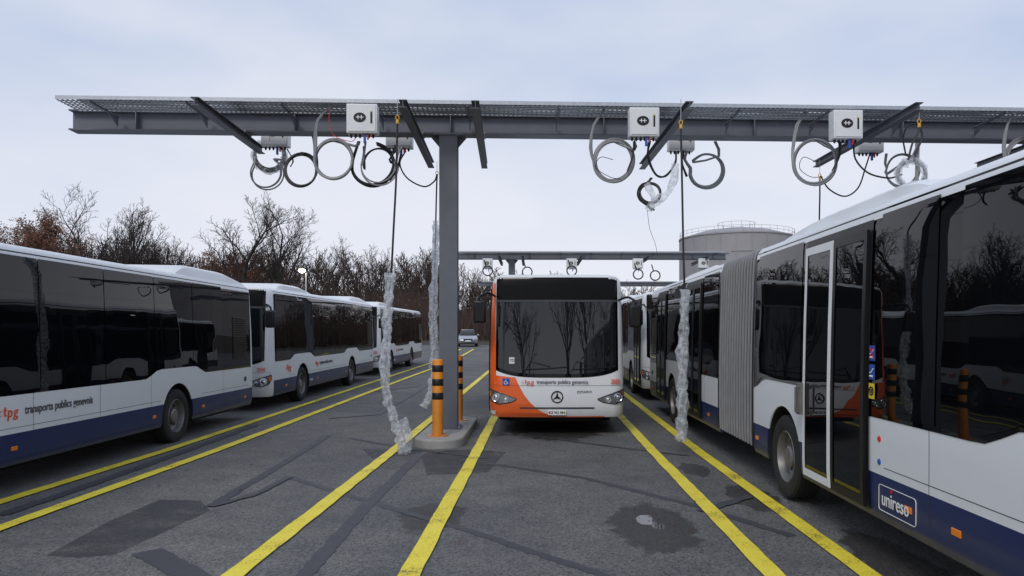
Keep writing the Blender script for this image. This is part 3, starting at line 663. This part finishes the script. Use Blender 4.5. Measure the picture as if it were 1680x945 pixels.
def coil(name,label,specs,wire=[],wraps=[],cat='cable coil'):
    g=empty(name,(0,0,0),(0,0,0),label,cat,'cable coils hanging from the near gantry')
    for (start,c,rp,a0,turns,end,Y,ns,rad,mt) in specs:
        mb=MB()
        for s in range(ns): 
            st=[(a+rnd.uniform(-2,2),b) for a,b in start]; en=[(a+rnd.uniform(-3,3),b) for a,b in end]
            mb.tube(coilpath(st,c,rp,a0,turns,en,Y),rad,6)
        mb.build('coil',M[mt],g)
    for (l,Y,rad,mt,ns) in wire:
        mb=MB()
        for s in range(ns): mb.tube(spline(pts_px([(a+rnd.uniform(-2,2)*(ns>1),b+rnd.uniform(-2,2)*(ns>1)) for a,b in l],Y),7),rad,7)
        mb.build('cable',M[mt],g)
    for (l,Y,rad,sd) in wraps:
        mb=MB(); wrapmesh(mb,spline(pts_px(l,Y),8),rad,sd); mb.build('plastic_film',M['wrap'],g,smooth=False)
    return g
circ=lambda cx,cy,rp,n=12,a0=90,t=1.0:[(cx+rp*math.cos(R(a0)+2*PI*t*i/n),cy-rp*math.sin(R(a0)+2*PI*t*i/n)) for i in range(n+1)]
coil('cable_coil','grey cable coil hanging left of the near post, by the first junction box',
 [([(541,176),(522,198),(517,238)],(549,262),32,180,1.75,[(584,240),(588,232)],12.85,4,.018,'cableg')],
 [([(541,176),(540,200),(548,222),(575,232),(584,226)],12.8,.006,'redt',1)])
coil('cable_coil','black cable loop left of the grey coil near the first junction box',
 [([(512,222),(518,250)],(493,279),27,0,1.3,[(500,252)],13.0,3,.017,'cableb')])
coil('cable_coil','black looped cables hanging below the first junction box',
 [([(588,232),(581,255)],(613,270),34,170,.75,[(646,250),(650,238)],12.95,4,.016,'cableb'),
  ([(652,246),(640,262)],(620,268),25,0,.6,[(598,240)],13.3,2,.016,'cableb'),([(600,232),(596,262)],(622,272),30,180,.5,[(650,268),(657,240)],12.9,2,.014,'cableg')],
 [([(666,247),(656,268),(668,292),(695,306),(712,298),(717,286)],14.6,.015,'cableb',1),([(660,247),(652,275),(640,298)],14.5,.014,'cableb',2)])
coil('cable_coil','plastic wrapped cable coil under the left end of the near gantry',
 [([(440,232)],(442,256),24,90,3,[(440,232)],14.9,4,.022,'cableb'),([(418,262)],(438,284),26,150,.8,[(466,262)],14.9,3,.016,'cableg')],
 [([(470,243),(480,262),(476,275)],14.8,.01,'cableb',2),([(441,200),(442,215),(443,232)],14.2,.006,'redt',1)],
 [(circ(442,256,25,14,90,1.1),14.85,.07,2.2)])
coil('cable_coil','grey cable coil hanging above the front bus windscreen',
 [([(991,180),(974,205),(969,242)],(1006,264),33,180,1.8,[(1040,246),(1042,232)],13.1,4,.018,'cableg')],
 [([(1006,262),(985,258),(978,275),(1000,290),(1018,294)],13.05,.006,'cableb',1),([(1040,232),(1038,256),(1030,280)],13.0,.014,'cableb',2)])
coil('cable_coil','looped cables hanging right of the wrapped bundle above the front bus',
 [([(1128,248),(1124,262)],(1160,280),27,170,.98,[(1178,256),(1172,232)],14.5,4,.017,'cableg')],
 [([(1122,248),(1118,270),(1126,290)],14.4,.014,'cableb',2)])
coil('cable_bundle','plastic wrapped cable bundle dangling above the front bus right corner',
 [([(1068,292)],(1066,318),17,100,1.4,[(1072,345)],13.2,3,.018,'cableb')],
 [([(1066,232),(1064,258),(1074,285),(1092,290),(1106,268),(1108,250)],13.3,.017,'cableb',2),([(1062,345),(1066,375),(1075,400),(1079,420)],13.1,.004,'cableb',1)],
 [([(1108,268),(1104,300),(1090,322),(1072,330),(1063,345)],13.15,.08,5.1),([(1062,300),(1070,318),(1078,338)],13.1,.06,6.6)],'cable bundle')
coil('cable_coil','grey cable coil hanging above the articulated bus bellows',
 [([(1325,182),(1308,205),(1301,245)],(1338,266),36,180,1.8,[(1374,248),(1378,234)],13.25,4,.018,'cableg')],
 [([(1338,265),(1318,258),(1312,276),(1330,290),(1350,290)],13.2,.006,'cableb',1),([(1378,232),(1376,256),(1366,282)],13.2,.014,'cableb',2)])
coil('cable_coil','black sagging cables beneath the junction box above the articulated bus',
 [([(1455,252),(1452,268)],(1480,281),27,170,1.1,[(1498,256)],14.4,3,.017,'cableg')],
 [([(1346,288),(1360,310),(1386,322),(1408,308),(1420,275),(1428,250)],14.6,.015,'cableb',1),([(1400,236),(1404,262),(1425,284),(1458,292),(1480,286)],13.3,.016,'cableb',1),
  ([(1486,254),(1482,225),(1492,205),(1508,205)],12.6,.014,'cableb',1)])
coil('cable_coil','plastic wrapped coil just above the roof of the articulated bus',
 [([(1506,235)],(1495,286),22,90,2.6,[(1506,235)],12.2,4,.018,'cableg')],[([(1508,202),(1512,225),(1500,255)],12.1,.014,'cableb',2)],
 [(circ(1495,286,22,14,90,1.1),12.15,.065,9.3)])
coil('cable_coil','grey cable coil cut by the right edge of the photo',
 [([(1668,180),(1652,205),(1647,240)],(1684,262),36,180,1.8,[(1718,248),(1722,236)],13.4,4,.018,'cableg')])
for i,(px,py) in enumerate(((800,444),(938,444),(1047,450),(1075,452),(865,446))):
    mb=MB(); mb.tube([P(px+8*math.cos(2*PI*k/16),py+8*math.sin(2*PI*k/16),37.4) for k in range(16)],.035,5,closed=True); mb.tube([P(px-3,py-8,37.4),P(px-6,py-18,37.4)],.03,5)
    tag(mb.build('cable_coil',M['cableb']),['first','third','fourth','fifth','second'][i]+' small cable coil from the left on the second gantry','cable coil','coils on the second gantry')
def hang(label,top,low,bottom_pts,Y,sd,wr=.075,foot=None):
    g=empty('hanging_cable',(0,0,0),(0,0,0),label,'charging cable')
    mb=MB(); mb.tube(spline(pts_px([top]+low,Y),6),.017,8); mb.build('cable',M['cableb'],g)
    h=MB(); p=P(top[0],top[1],Y); h.tube([p+Vector((.028*math.cos(a),0,.03+.035*math.sin(a))) for a in [2*PI*k/14 for k in range(14)]],.008,6,closed=True); h.lathe([(.022,-.07),(.026,-.02),(.015,.0),(0,.0)],Matrix.Translation(p),10); h.build('hook',M['yellow'],g)
    h=MB(); h.tube([p+Vector((0,0,.06)),Vector((p.x,p.y,5.70))],.006,5); h.build('chain',M['galv'],g)
    if bottom_pts:
        q=spline(pts_px(bottom_pts,Y),18); mb=MB(); mb.tube(q,.020,8); mb.build('lower_cable',M['cableg'],g)
        mb=MB(); wrapmesh(mb,q,wr,sd); wrapmesh(mb,[v+Vector((.012,.0,0)) for v in q[2:]],wr*.8,sd+4)
        mb.build('plastic_wrap',M['wrap'],g,smooth=False)
        if foot:
            mb=MB(); wrapmesh(mb,spline(pts_px(foot,Y),8),wr*1.3,sd+7); mb.build('loose_wrap',M['wrap'],g,smooth=False)
hang('black cable with plastic wrap reaching the ground, left of the near post',(652,196),[(650,290),(646,370),(642,450)],[(640,448),(637,500),(633,560),(631,610),(635,650),(646,688),(655,712),(662,742)],11.75,1.3,.085,[(655,690),(668,715),(660,740),(672,746)])
hang('thinner plastic wrapped cable hanging directly left of the near post',(717,286),[(716,320),(715,362)],[(715,362),(714,420),(712,480),(711,540),(712,600),(708,640),(695,668)],15.9,3.7,.095)
hang('plastic wrapped cable hanging in front of the gap right of the front bus',(1117,204),[(1119,300),(1121,400),(1123,475)],[(1124,475),(1123,520),(1120,580),(1119,640),(1118,690),(1118,724)],11.75,8.2,.088)
hang('short black cable dropping behind the articulated bus roof',(1345,290),[(1345,320),(1344,372),(1344,420)],None,15.6,2)
hang('yellow hooked cable above the roof of the articulated bus',(1508,202),[(1507,215),(1497,235),(1490,262)],None,11.95,2)
# ---------------------------------------------------------------- ground
ysamp=[-60,-20,0,12,20,30,40,46,50,54,58,62,66,72]
mb=MB(); mb.grid(lambda x,y:(x,y,gz(y)),[-60,-30,-10,0,10,30,60],ysamp)
tag(mb.build('asphalt_yard',M['asphalt'],ang=80),kind='structure')
mb=MB(); mb.grid(lambda x,y:(x,y,gz(y)-.03),[-1500,-60,0,60,1500],[-400,-60,0,12,30,46,56,66,200,2500]); tag(mb.build('ground',M['far'],ang=80),kind='structure')
def strip(mb,pts,wd,z,jit=0,step=.35):
    pts=[Vector((p[0],p[1])) for p in pts]; out=[]
    for a,b in zip(pts,pts[1:]):
        n=max(1,int((b-a).length/step)); out+=[a+(b-a)*i/n for i in range(n)]
    out.append(pts[-1]); vs=[]
    for i,p in enumerate(out):
        t=(out[min(i+1,len(out)-1)]-out[max(i-1,0)]).normalized(); nn=Vector((-t.y,t.x))
        for sg in (1,-1):
            q=p+nn*sg*(wd/2+rnd.uniform(-jit,jit)); vs.append((q.x,q.y,gz(q.y)+z))
    mb.add(vs,[(2*i,2*i+1,2*i+3,2*i+2) for i in range(len(out)-1)])
for l in ([(-5.25,-8),(-5.31,7.2),(-5.45,30),(-5.45,60)],[(-6.05,-8),(-6.14,8.3),(-6.42,41),(-6.5,60)],[(-2.42,-8),(-2.42,58)],[(-1.035,-8),(-1.035,58)],[(1.85,-8),(1.85,58)],[(2.60,-8),(2.60,58)]):
    mb=MB(); strip(mb,l,.175,.016,.006,.25); tag(mb.build('yellow_line',M['line'],smooth=False),kind='structure')
seams=[([(475,783),(620,828),(760,868),(985,942),(1100,990)],.11),([(780,757),(960,785),(1150,832),(1300,880)],.11),([(480,965),(600,832),(690,745)],.15),([(240,905),(340,960)],.24),([(345,832),(440,775),(540,715)],.13),
 ([(575,720),(680,738),(800,752)],.10),([(860,716),(1000,733),(1130,748)],.08),([(540,690),(620,684),(700,640)],.12),([(0,846),(120,806),(300,742),(420,700)],.16),([(600,650),(690,640)],.1),([(1150,840),(1230,815)],.14),([(345,832),(420,812),(475,783)],.10)]
for i,(l,wd) in enumerate(seams):
    mb=MB(); strip(mb,[G(a,b) for a,b in l],wd,.004+.0008*i,.014,.10); tag(mb.build('tar_seam',M['tar'],smooth=False),kind='structure')
for k,l in enumerate((((75,912),(130,915),(190,910),(345,838),(330,822),(262,820),(180,855)),((580,722),(640,700),(700,706),(690,745),(610,752)),((690,745),(760,735),(830,742),(800,775),(700,780)))):
    mb=MB(); pp=[G(a,b) for a,b in l]; mb.add([(p.x,p.y,.003-.0006*k) for p in pp],[tuple(range(len(pp)))]); tag(mb.build('tar_patch',M['fade'],smooth=False),kind='structure')
mb=MB()
for i in range(120):
    x=rnd.uniform(-6,2.6); y=rnd.uniform(6,26)
    if rnd.random()<.12: x=1.15+rnd.gauss(0,.2); y=7.4+rnd.gauss(0,.4)
    a=rnd.uniform(0,6.3); s=rnd.uniform(.012,.03); z=gz(y)+.018
    mb.add([(x+s*math.cos(a),y+s*math.sin(a),z),(x+s*.6*math.cos(a+1.5),y+s*.6*math.sin(a+1.5),z+.012),(x-s*math.cos(a),y-s*math.sin(a),z+.002),(x-s*.6*math.cos(a+1.5),y-s*.6*math.sin(a+1.5),z+.008)],[(0,1,2,3)])
tag(mb.build('fallen_leaves',M['leafb'],smooth=False),'brown leaves scattered on the asphalt','leaves',kind='stuff')
# ---------------------------------------------------------------- tank
tk=empty('storage_tank',(32.2,120,1.0),(0,0,0),'large grey cylindrical storage tank numbered 33 behind the buses','tank')
m=MB(); m.lathe([(9.15,0),(9.15,16.6),(9.28,16.6),(9.28,16.8),(9.15,16.8)],None,72); m.build('shell',M['tank'],tk)
m=MB(); m.lathe([(9.15,16.8),(6,17.8),(3,18.3),(0,18.45)],None,72); m.build('roof',M['tank'],tk)
m=MB()
for k in range(24): a=2*PI*k/24; m.box(9.14,-.06,0,9.23,.06,16.6,Matrix.Rotation(a,4,'Z'))
m.lathe([(9.15,13.8),(9.26,13.8),(9.26,14.0),(9.15,14.0)],None,72); m.build('stiffener',M['tank'],tk)
m=MB()
for k in range(40): a=2*PI*k/40; m.tube([(9.1*math.cos(a),9.1*math.sin(a),16.8),(9.1*math.cos(a),9.1*math.sin(a),17.8)],.025,4)
for z in (17.3,17.8): m.tube([(9.1*math.cos(2*PI*k/72),9.1*math.sin(2*PI*k/72),z) for k in range(72)],.025,4,closed=True)
for k in range(12): a=2*PI*k/12; m.tube([(3*math.cos(a),3*math.sin(a),18.3),(3*math.cos(a),3*math.sin(a),19.3)],.03,4)
m.tube([(3*math.cos(2*PI*k/36),3*math.sin(2*PI*k/36),19.3) for k in range(36)],.03,4,closed=True); m.build('railing',M['tank'],tk)
a=-2.42; text('33',1.0,M['black'],tk,(9.34*math.cos(a),9.34*math.sin(a),12.6),(PI/2,0,a+PI/2),bold=.02,align='CENTER')
# ---------------------------------------------------------------- lamp post
lp=empty('street_lamp',(-19.2,60,gz(60)),(0,0,0),'lit street lamp rising behind the left row of buses','street lamp')
m=MB(); m.tube([(0,0,0),(0,0,6.3)],[.09,.05],10); m.tube([(0,0,6.25),(0,-.4,6.45),(0,-.8,6.48)],.04,8); m.build('pole',M['galv'],lp)
m=MB(); m.box(-.18,-1.3,6.44,.18,-.7,6.54); h=m.build('lamp_head',M['steel'],lp,bev=.03)
m=MB(); m.lathe([(0,-.26),(.15,-.22),(.24,-.1),(.25,0)],Matrix.Translation((0,-1.05,6.44)),16); m.build('bulb',M['emit'],lp)
# ---------------------------------------------------------------- car
def car(x,y,label):
    c=empty('parked_car',(x,y,gz(y)),(0,0,.12),label,'car')
    st=[(0,.42,.62,.74),(.12,.3,.74,.84),(.9,.25,.98,.87),(1.15,.25,1.0,.875),(2.0,.25,1.02,.88),(3.6,.25,1.02,.88),(4.2,.3,.98,.84),(4.3,.42,.8,.78)]
    lo=[[(-hw*.96,yy,zb),(-hw,yy,zb+.15),(-hw,yy,zt-.12),(-hw*.9,yy,zt),(hw*.9,yy,zt),(hw,yy,zt-.12),(hw,yy,zb+.15),(hw*.96,yy,zb)] for yy,zb,zt,hw in st]
    def loft(L_):
        n=len(L_[0]); return [v for l in L_ for v in l],[(i*n+k,i*n+(k+1)%n,(i+1)*n+(k+1)%n,(i+1)*n+k) for i in range(len(L_)-1) for k in range(n)]+[tuple(range(n-1,-1,-1)),tuple((len(L_)-1)*n+k for k in range(n))]
    m=MB(); m.add(*loft(lo)); m.build('body',M['carpaint'],c,ang=50)
    st=[(1.0,.98,1.0,.80),(1.75,.98,1.45,.66),(2.3,.98,1.50,.64),(3.4,.98,1.46,.64),(4.1,.98,1.02,.76)]
    m=MB(); m.add(*loft([[(-hw,yy,zb),(-hw*.86,yy,zt),(hw*.86,yy,zt),(hw,yy,zb)] for yy,zb,zt,hw in st])); m.build('cabin_glass',M['glass'],c)
    m=MB(); m.box(-.56,1.8,1.45,.56,3.4,1.53); m.build('roof',M['carpaint'],c,bev=.03)
    for sx in (-1,1):
        m=MB(); m.box(sx*.62-.14,-.01,.62,sx*.62+.14,.1,.76); m.build('headlight',M['lens'],c,bev=.02)
        m=MB(); m.box(sx*.93-.09,1.15,.98,sx*.93+.09,1.3,1.12); m.build('mirror',M['carpaint'],c,bev=.03)
        for yy in (.8,3.45): m=MB(); m.lathe([(0,-.1),(.31,-.1),(.31,.1),(0,.1)],Matrix.Translation((sx*.78,yy,.31))@Matrix.Rotation(PI/2,4,'Y'),20); m.build('wheel',M['tyre'],c)
    m=MB(); m.box(-.4,-.02,.56,.4,.05,.70); m.box(-.6,.02,.36,.6,.12,.48); m.build('grille',M['black'],c,bev=.01)
    m=MB(); m.box(-.26,-.03,.48,.26,-.005,.58); m.build('number_plate',M['textwhite'],c)
car(-6.3,64,'silver car parked facing the camera at the far end of the yard')
# ---------------------------------------------------------------- trees
def tree_data(seed,Ht,lv=(12,7,5,3),spread=.55,thick=.018,tw=.014):
    r=random.Random(seed); V=[[],[]]; Fc=[[],[]]
    def seg(k,pts,rad,n):
        mb=MB(); mb.tube(pts,rad,n,cap=False); o=len(V[k]); V[k].extend(mb.v); Fc[k].extend([[a+o for a in f] for f in mb.f])
    def branch(p,d,L,rad,lev):
        ns=(7,5,4,2,2)[lev]; pts=[p]; dirs=[]; q=p.copy(); dd=d.copy()
        for i in range(ns):
            dd=(dd+Vector((r.gauss(0,.16),r.gauss(0,.16),r.gauss(0,.10)+(.10 if lev>0 else .0)))).normalized(); q=q+dd*L/ns; pts.append(q.copy()); dirs.append(dd.copy())
        rad1=max(tw*.6,rad*(.22 if lev==0 else .35)); radl=[rad+(rad1-rad)*i/ns for i in range(ns+1)]
        seg(0 if lev<2 else 1,pts,radl,(7,5,3,3,3)[lev])
        if lev>=len(lv): return
        nc=lv[lev]
        for c in range(nc):
            t0=.30 if lev==0 else .2; t=t0+(1-t0)*(c+r.random())/nc; t=min(t,.999); i=int(t*ns); fr=t*ns-i
            b=pts[i].lerp(pts[i+1],fr); dd=dirs[i]; az=c*2.4+r.uniform(-.5,.5); o=dd.orthogonal().normalized(); o=Matrix.Rotation(az,3,dd)@o
            sp=r.uniform(.6,1.15)*spread*1.5; nd=(dd+o*sp+Vector((0,0,.14))).normalized()
            ll=L*r.uniform(.38,.62)*(1.2-.6*t if lev==0 else 1-.35*t); branch(b,nd,ll,max(tw,radl[i]*.6),lev+1)
    branch(Vector((0,0,-.3)),Vector((r.gauss(0,.03),r.gauss(0,.03),1)),Ht,Ht*thick,0)
    return V,Fc,max(v[2] for v in V[1])
def tree_obj(name,data,loc,rz,s,label,cat='tree',group=None):
    t=empty(name,loc,(0,0,rz),label,cat,group); t.scale=(s,s,s)
    for k,nm in ((0,'trunk'),(1,'crown')):
        key=(id(data),k)
        if key not in _tc:
            me=bpy.data.meshes.new(nm); me.from_pydata(data[0][k],[],data[1][k]); me.materials.append(M['bark'] if k==0 else M['twig']); _tc[key]=me
        o=bpy.data.objects.new(nm,_tc[key]); col.objects.link(o); o.parent=t
    return t
T=[tree_data(s,12,lv=(11,7,6,3),spread=.68,thick=.024,tw=.016) for s in (3,11,23,17)]
T2=[tree_data(s,11,lv=(10,7,5,2),spread=.8,thick=.022) for s in (5,31)]
def tp(px,Y): return ((px-CX)/F*Y,Y,.9)
def hs(py,Y,d): return (H+(CY-py)/F*Y-.9)/d[2]
fore=[(150,276,78,0,.3,'tall bare tree rising highest above the left bus roof'),(210,318,80,1,1.2,'bare tree right beside the tallest one at the left'),(182,325,84,3,2.2,'bare tree between two taller bare trees at the left'),
 (408,315,72,3,.5,'left one of two forked bare trees above the left row of buses'),(458,310,72,1,2.9,'right one of two forked bare trees above the left row of buses'),
 (262,372,88,1,4,'thin bare tree beyond the leftmost bus roof pod'),(530,380,92,2,1.7,'slender bare tree right of the street lamp'),(590,405,95,0,3.3,'bare tree over the second left bus'),(320,392,90,2,5,'bare tree left of the two forked trees'),
 (40,362,80,2,3.9,'bare tree at the left edge of the photo'),(700,392,98,1,.9,'bare tree beside the near gantry post'),(640,410,96,3,2.9,'low bare tree left of the hanging wrapped cable')]
for px,py,Y,k,rz,lab in fore:
    tree_obj('bare_tree',T[k],tp(px,Y),rz,hs(py,Y,T[k]),lab)
def oak(px,py,Y,rz,lab,seed):
    d=T2[seed%2]; t=tree_obj('oak_tree',d,tp(px,Y),rz,hs(py,Y,d),lab); r=random.Random(seed); mb=MB(); pts=d[0][1]
    for i in range(9000):
        v=Vector(r.choice(pts))+Vector((r.gauss(0,.22),r.gauss(0,.22),r.gauss(0,.2)))
        if v.z<2.5: continue
        a=Vector((r.gauss(0,1),r.gauss(0,1),r.gauss(0,1))).normalized()*r.uniform(.06,.12); b=a.orthogonal().normalized()*a.length*.7
        mb.add([v-a,v-b,v+a,v+b],[(0,1,2,3)])
    mb.build('foliage',M['leafb'],t,smooth=False)
oak(112,350,70,1,'oak with reddish brown leaves above the left bus',5)
oak(-5,355,74,2,'brown leaved oak cut by the left edge of the photo',8)
oak(352,402,80,3,'low brown leaved oak left of the forked bare trees',12)
for i,(x,y,s) in enumerate(((-5,-26,.85),(3,-24,.9),(9,-30,1.05),(-12,-28,1),(16,-26,.9),(-22,-14,.9),(-26,2,1))):
    tree_obj('bare_tree',(T+T2)[i%6],(x,y,0),i*1.3,s,['first','second','third','fourth','fifth','sixth','seventh'][i]+' bare tree on the side behind the photographer, seen only as a reflection','tree','trees reflected in the bus glass')
def mass(name,protos,spots,mat,label,cat):
    VV=[];FF=[];off=0; arrs=[]
    for d in protos:
        v=np.array(d[0][0]+d[0][1]); o=len(d[0][0]); fc=[f for f in d[1][0]]+[[a+o for a in f] for f in d[1][1]]; arrs.append((v,np.array(fc)))
    for (x,y,z,s,rz,k) in spots:
        v,fc=arrs[k]; c,sn=math.cos(rz),math.sin(rz); q=v*s; q=np.stack([q[:,0]*c-q[:,1]*sn+x,q[:,0]*sn+q[:,1]*c+y,q[:,2]+z],1); VV.append(q); FF.append(fc+off); off+=len(v)
    V_=np.concatenate(VV); F_=np.concatenate(FF); me=bpy.data.meshes.new(name); me.vertices.add(len(V_)); me.vertices.foreach_set('co',V_.astype(np.float32).ravel())
    me.loops.add(F_.size); me.loops.foreach_set('vertex_index',F_.astype(np.int32).ravel()); me.polygons.add(len(F_)); me.polygons.foreach_set('loop_start',np.arange(0,F_.size,4,dtype=np.int32)); me.polygons.foreach_set('loop_total',np.full(len(F_),4,dtype=np.int32)); me.update(calc_edges=True)
    me.materials.append(mat); o=bpy.data.objects.new(name,me); col.objects.link(o); tag(o,label,cat,kind='stuff')
L3=[tree_data(s,10,lv=(9,6,4),spread=.6,tw=.035) for s in (41,42,43)]
sp=[]
for i in range(250):
    y=rnd.uniform(84,128); px=rnd.uniform(-80,1130); x=(px-CX)/F*y; k=rnd.randrange(3)
    top=lerp([(-80,395),(100,392),(300,398),(450,412),(600,412),(720,418),(800,442),(1130,475)],px)+rnd.uniform(-12,24); s=hs(top,y,L3[k])
    sp.append((x,y,.9,max(.3,s),rnd.uniform(0,6.3),k))
mass('distant_wood',L3,sp,M['twigr'],'distant brown winter wood behind the bus yard','wood')
mb=MB(); r=random.Random(4)
for i in range(32000):
    y=r.uniform(76,100); px=r.uniform(-60,1120); x=(px-CX)/F*y; h=r.uniform(1.5,7.6)*(.6+.5*noise.noise(Vector((x*.12,y*.1,0)))+.3)*(1 if px<740 else .65); z=.9+r.uniform(0,1)*h*.35
    dx,dy=r.gauss(0,.5),r.gauss(0,.4); wd=r.uniform(.02,.07)
    mb.add([(x-wd,y,z),(x+wd,y,z),(x+dx,y+dy,.9+h)],[(0,1,2)])
tag(mb.build('thicket',M['twigr'],smooth=False),'dense brown thicket along the edge of the yard','undergrowth',kind='stuff')
mb=MB(); mb.grid(lambda x,y:(x,y,1.0+max(0,(y-72))*.10*(.7+.5*noise.noise(Vector((x*.05,y*.05,2))))),[-110+4*i for i in range(40)],[72,78,84,92,100,115,135]); tag(mb.build('bank',M['far'],ang=80),kind='structure')
# ---------------------------------------------------------------- world, sun, camera
wd=bpy.data.worlds.new('World'); sc.world=wd; wd.use_nodes=True; nt=wd.node_tree; L=nt.links.new; bg=nt.nodes['Background']
sky=N(nt,'ShaderNodeTexSky',sky_type='NISHITA'); sky.sun_disc=False; sky.sun_elevation=R(40); sky.sun_rotation=R(200)
tc=N(nt,'ShaderNodeTexCoord'); mp=N(nt,'ShaderNodeMapping'); mp.inputs['Scale'].default_value=(1,1,2.6); mp.inputs['Rotation'].default_value=(0,R(12),0); L(tc.outputs['Generated'],mp.inputs[0])
n1=N(nt,'ShaderNodeTexNoise'); n1.inputs['Scale'].default_value=1.7; n1.inputs['Detail'].default_value=5; n1.inputs['Roughness'].default_value=.5; L(mp.outputs[0],n1.inputs['Vector'])
rp=N(nt,'ShaderNodeValToRGB'); L(n1.outputs['Fac'],rp.inputs[0]); e=rp.color_ramp.elements; e[0].position=.36; e[0].color=(.47,.58,.80,1); e[1].position=.66; e[1].color=(.76,.80,.91,1)
sx=N(nt,'ShaderNodeSeparateXYZ'); L(tc.outputs['Generated'],sx.inputs[0])
mr=N(nt,'ShaderNodeMapRange'); L(sx.outputs['Z'],mr.inputs['Value']); mr.inputs['From Min'].default_value=.02; mr.inputs['From Max'].default_value=.32; mr.inputs['To Min'].default_value=.9; mr.inputs['To Max'].default_value=0
mh=N(nt,'ShaderNodeMix',data_type='RGBA'); L(mr.outputs[0],mh.inputs['Factor']); L(rp.outputs[0],mh.inputs['A']); mh.inputs['B'].default_value=(.93,.92,.98,1)
sca=N(nt,'ShaderNodeVectorMath',operation='SCALE'); L(mh.outputs['Result'],sca.inputs[0]); sca.inputs['Scale'].default_value=10
mm=N(nt,'ShaderNodeMix',data_type='RGBA'); mm.inputs['Factor'].default_value=.92; L(sky.outputs[0],mm.inputs['A']); L(sca.outputs[0],mm.inputs['B'])
L(mm.outputs['Result'],bg.inputs['Color']); bg.inputs['Strength'].default_value=.1
sd=bpy.data.lights.new('sun','SUN'); sd.energy=1.2; sd.angle=R(20); sd.color=(1,.96,.9); so=bpy.data.objects.new('sun',sd); col.objects.link(so); so.rotation_euler=(R(50),0,R(-20))
cd=bpy.data.cameras.new('camera'); co=bpy.data.objects.new('camera',cd); col.objects.link(co); co.location=(0,0,H); co.rotation_euler=(PI/2,0,0)
cd.sensor_width=36; cd.lens=F/1680*36; cd.shift_x=-(CX-840)/1680; cd.shift_y=(CY-472.5)/1680; cd.clip_end=4000; cd.clip_start=.05
sc.camera=co
sc.view_settings.view_transform='Standard'; sc.view_settings.look='None'; sc.view_settings.exposure=0
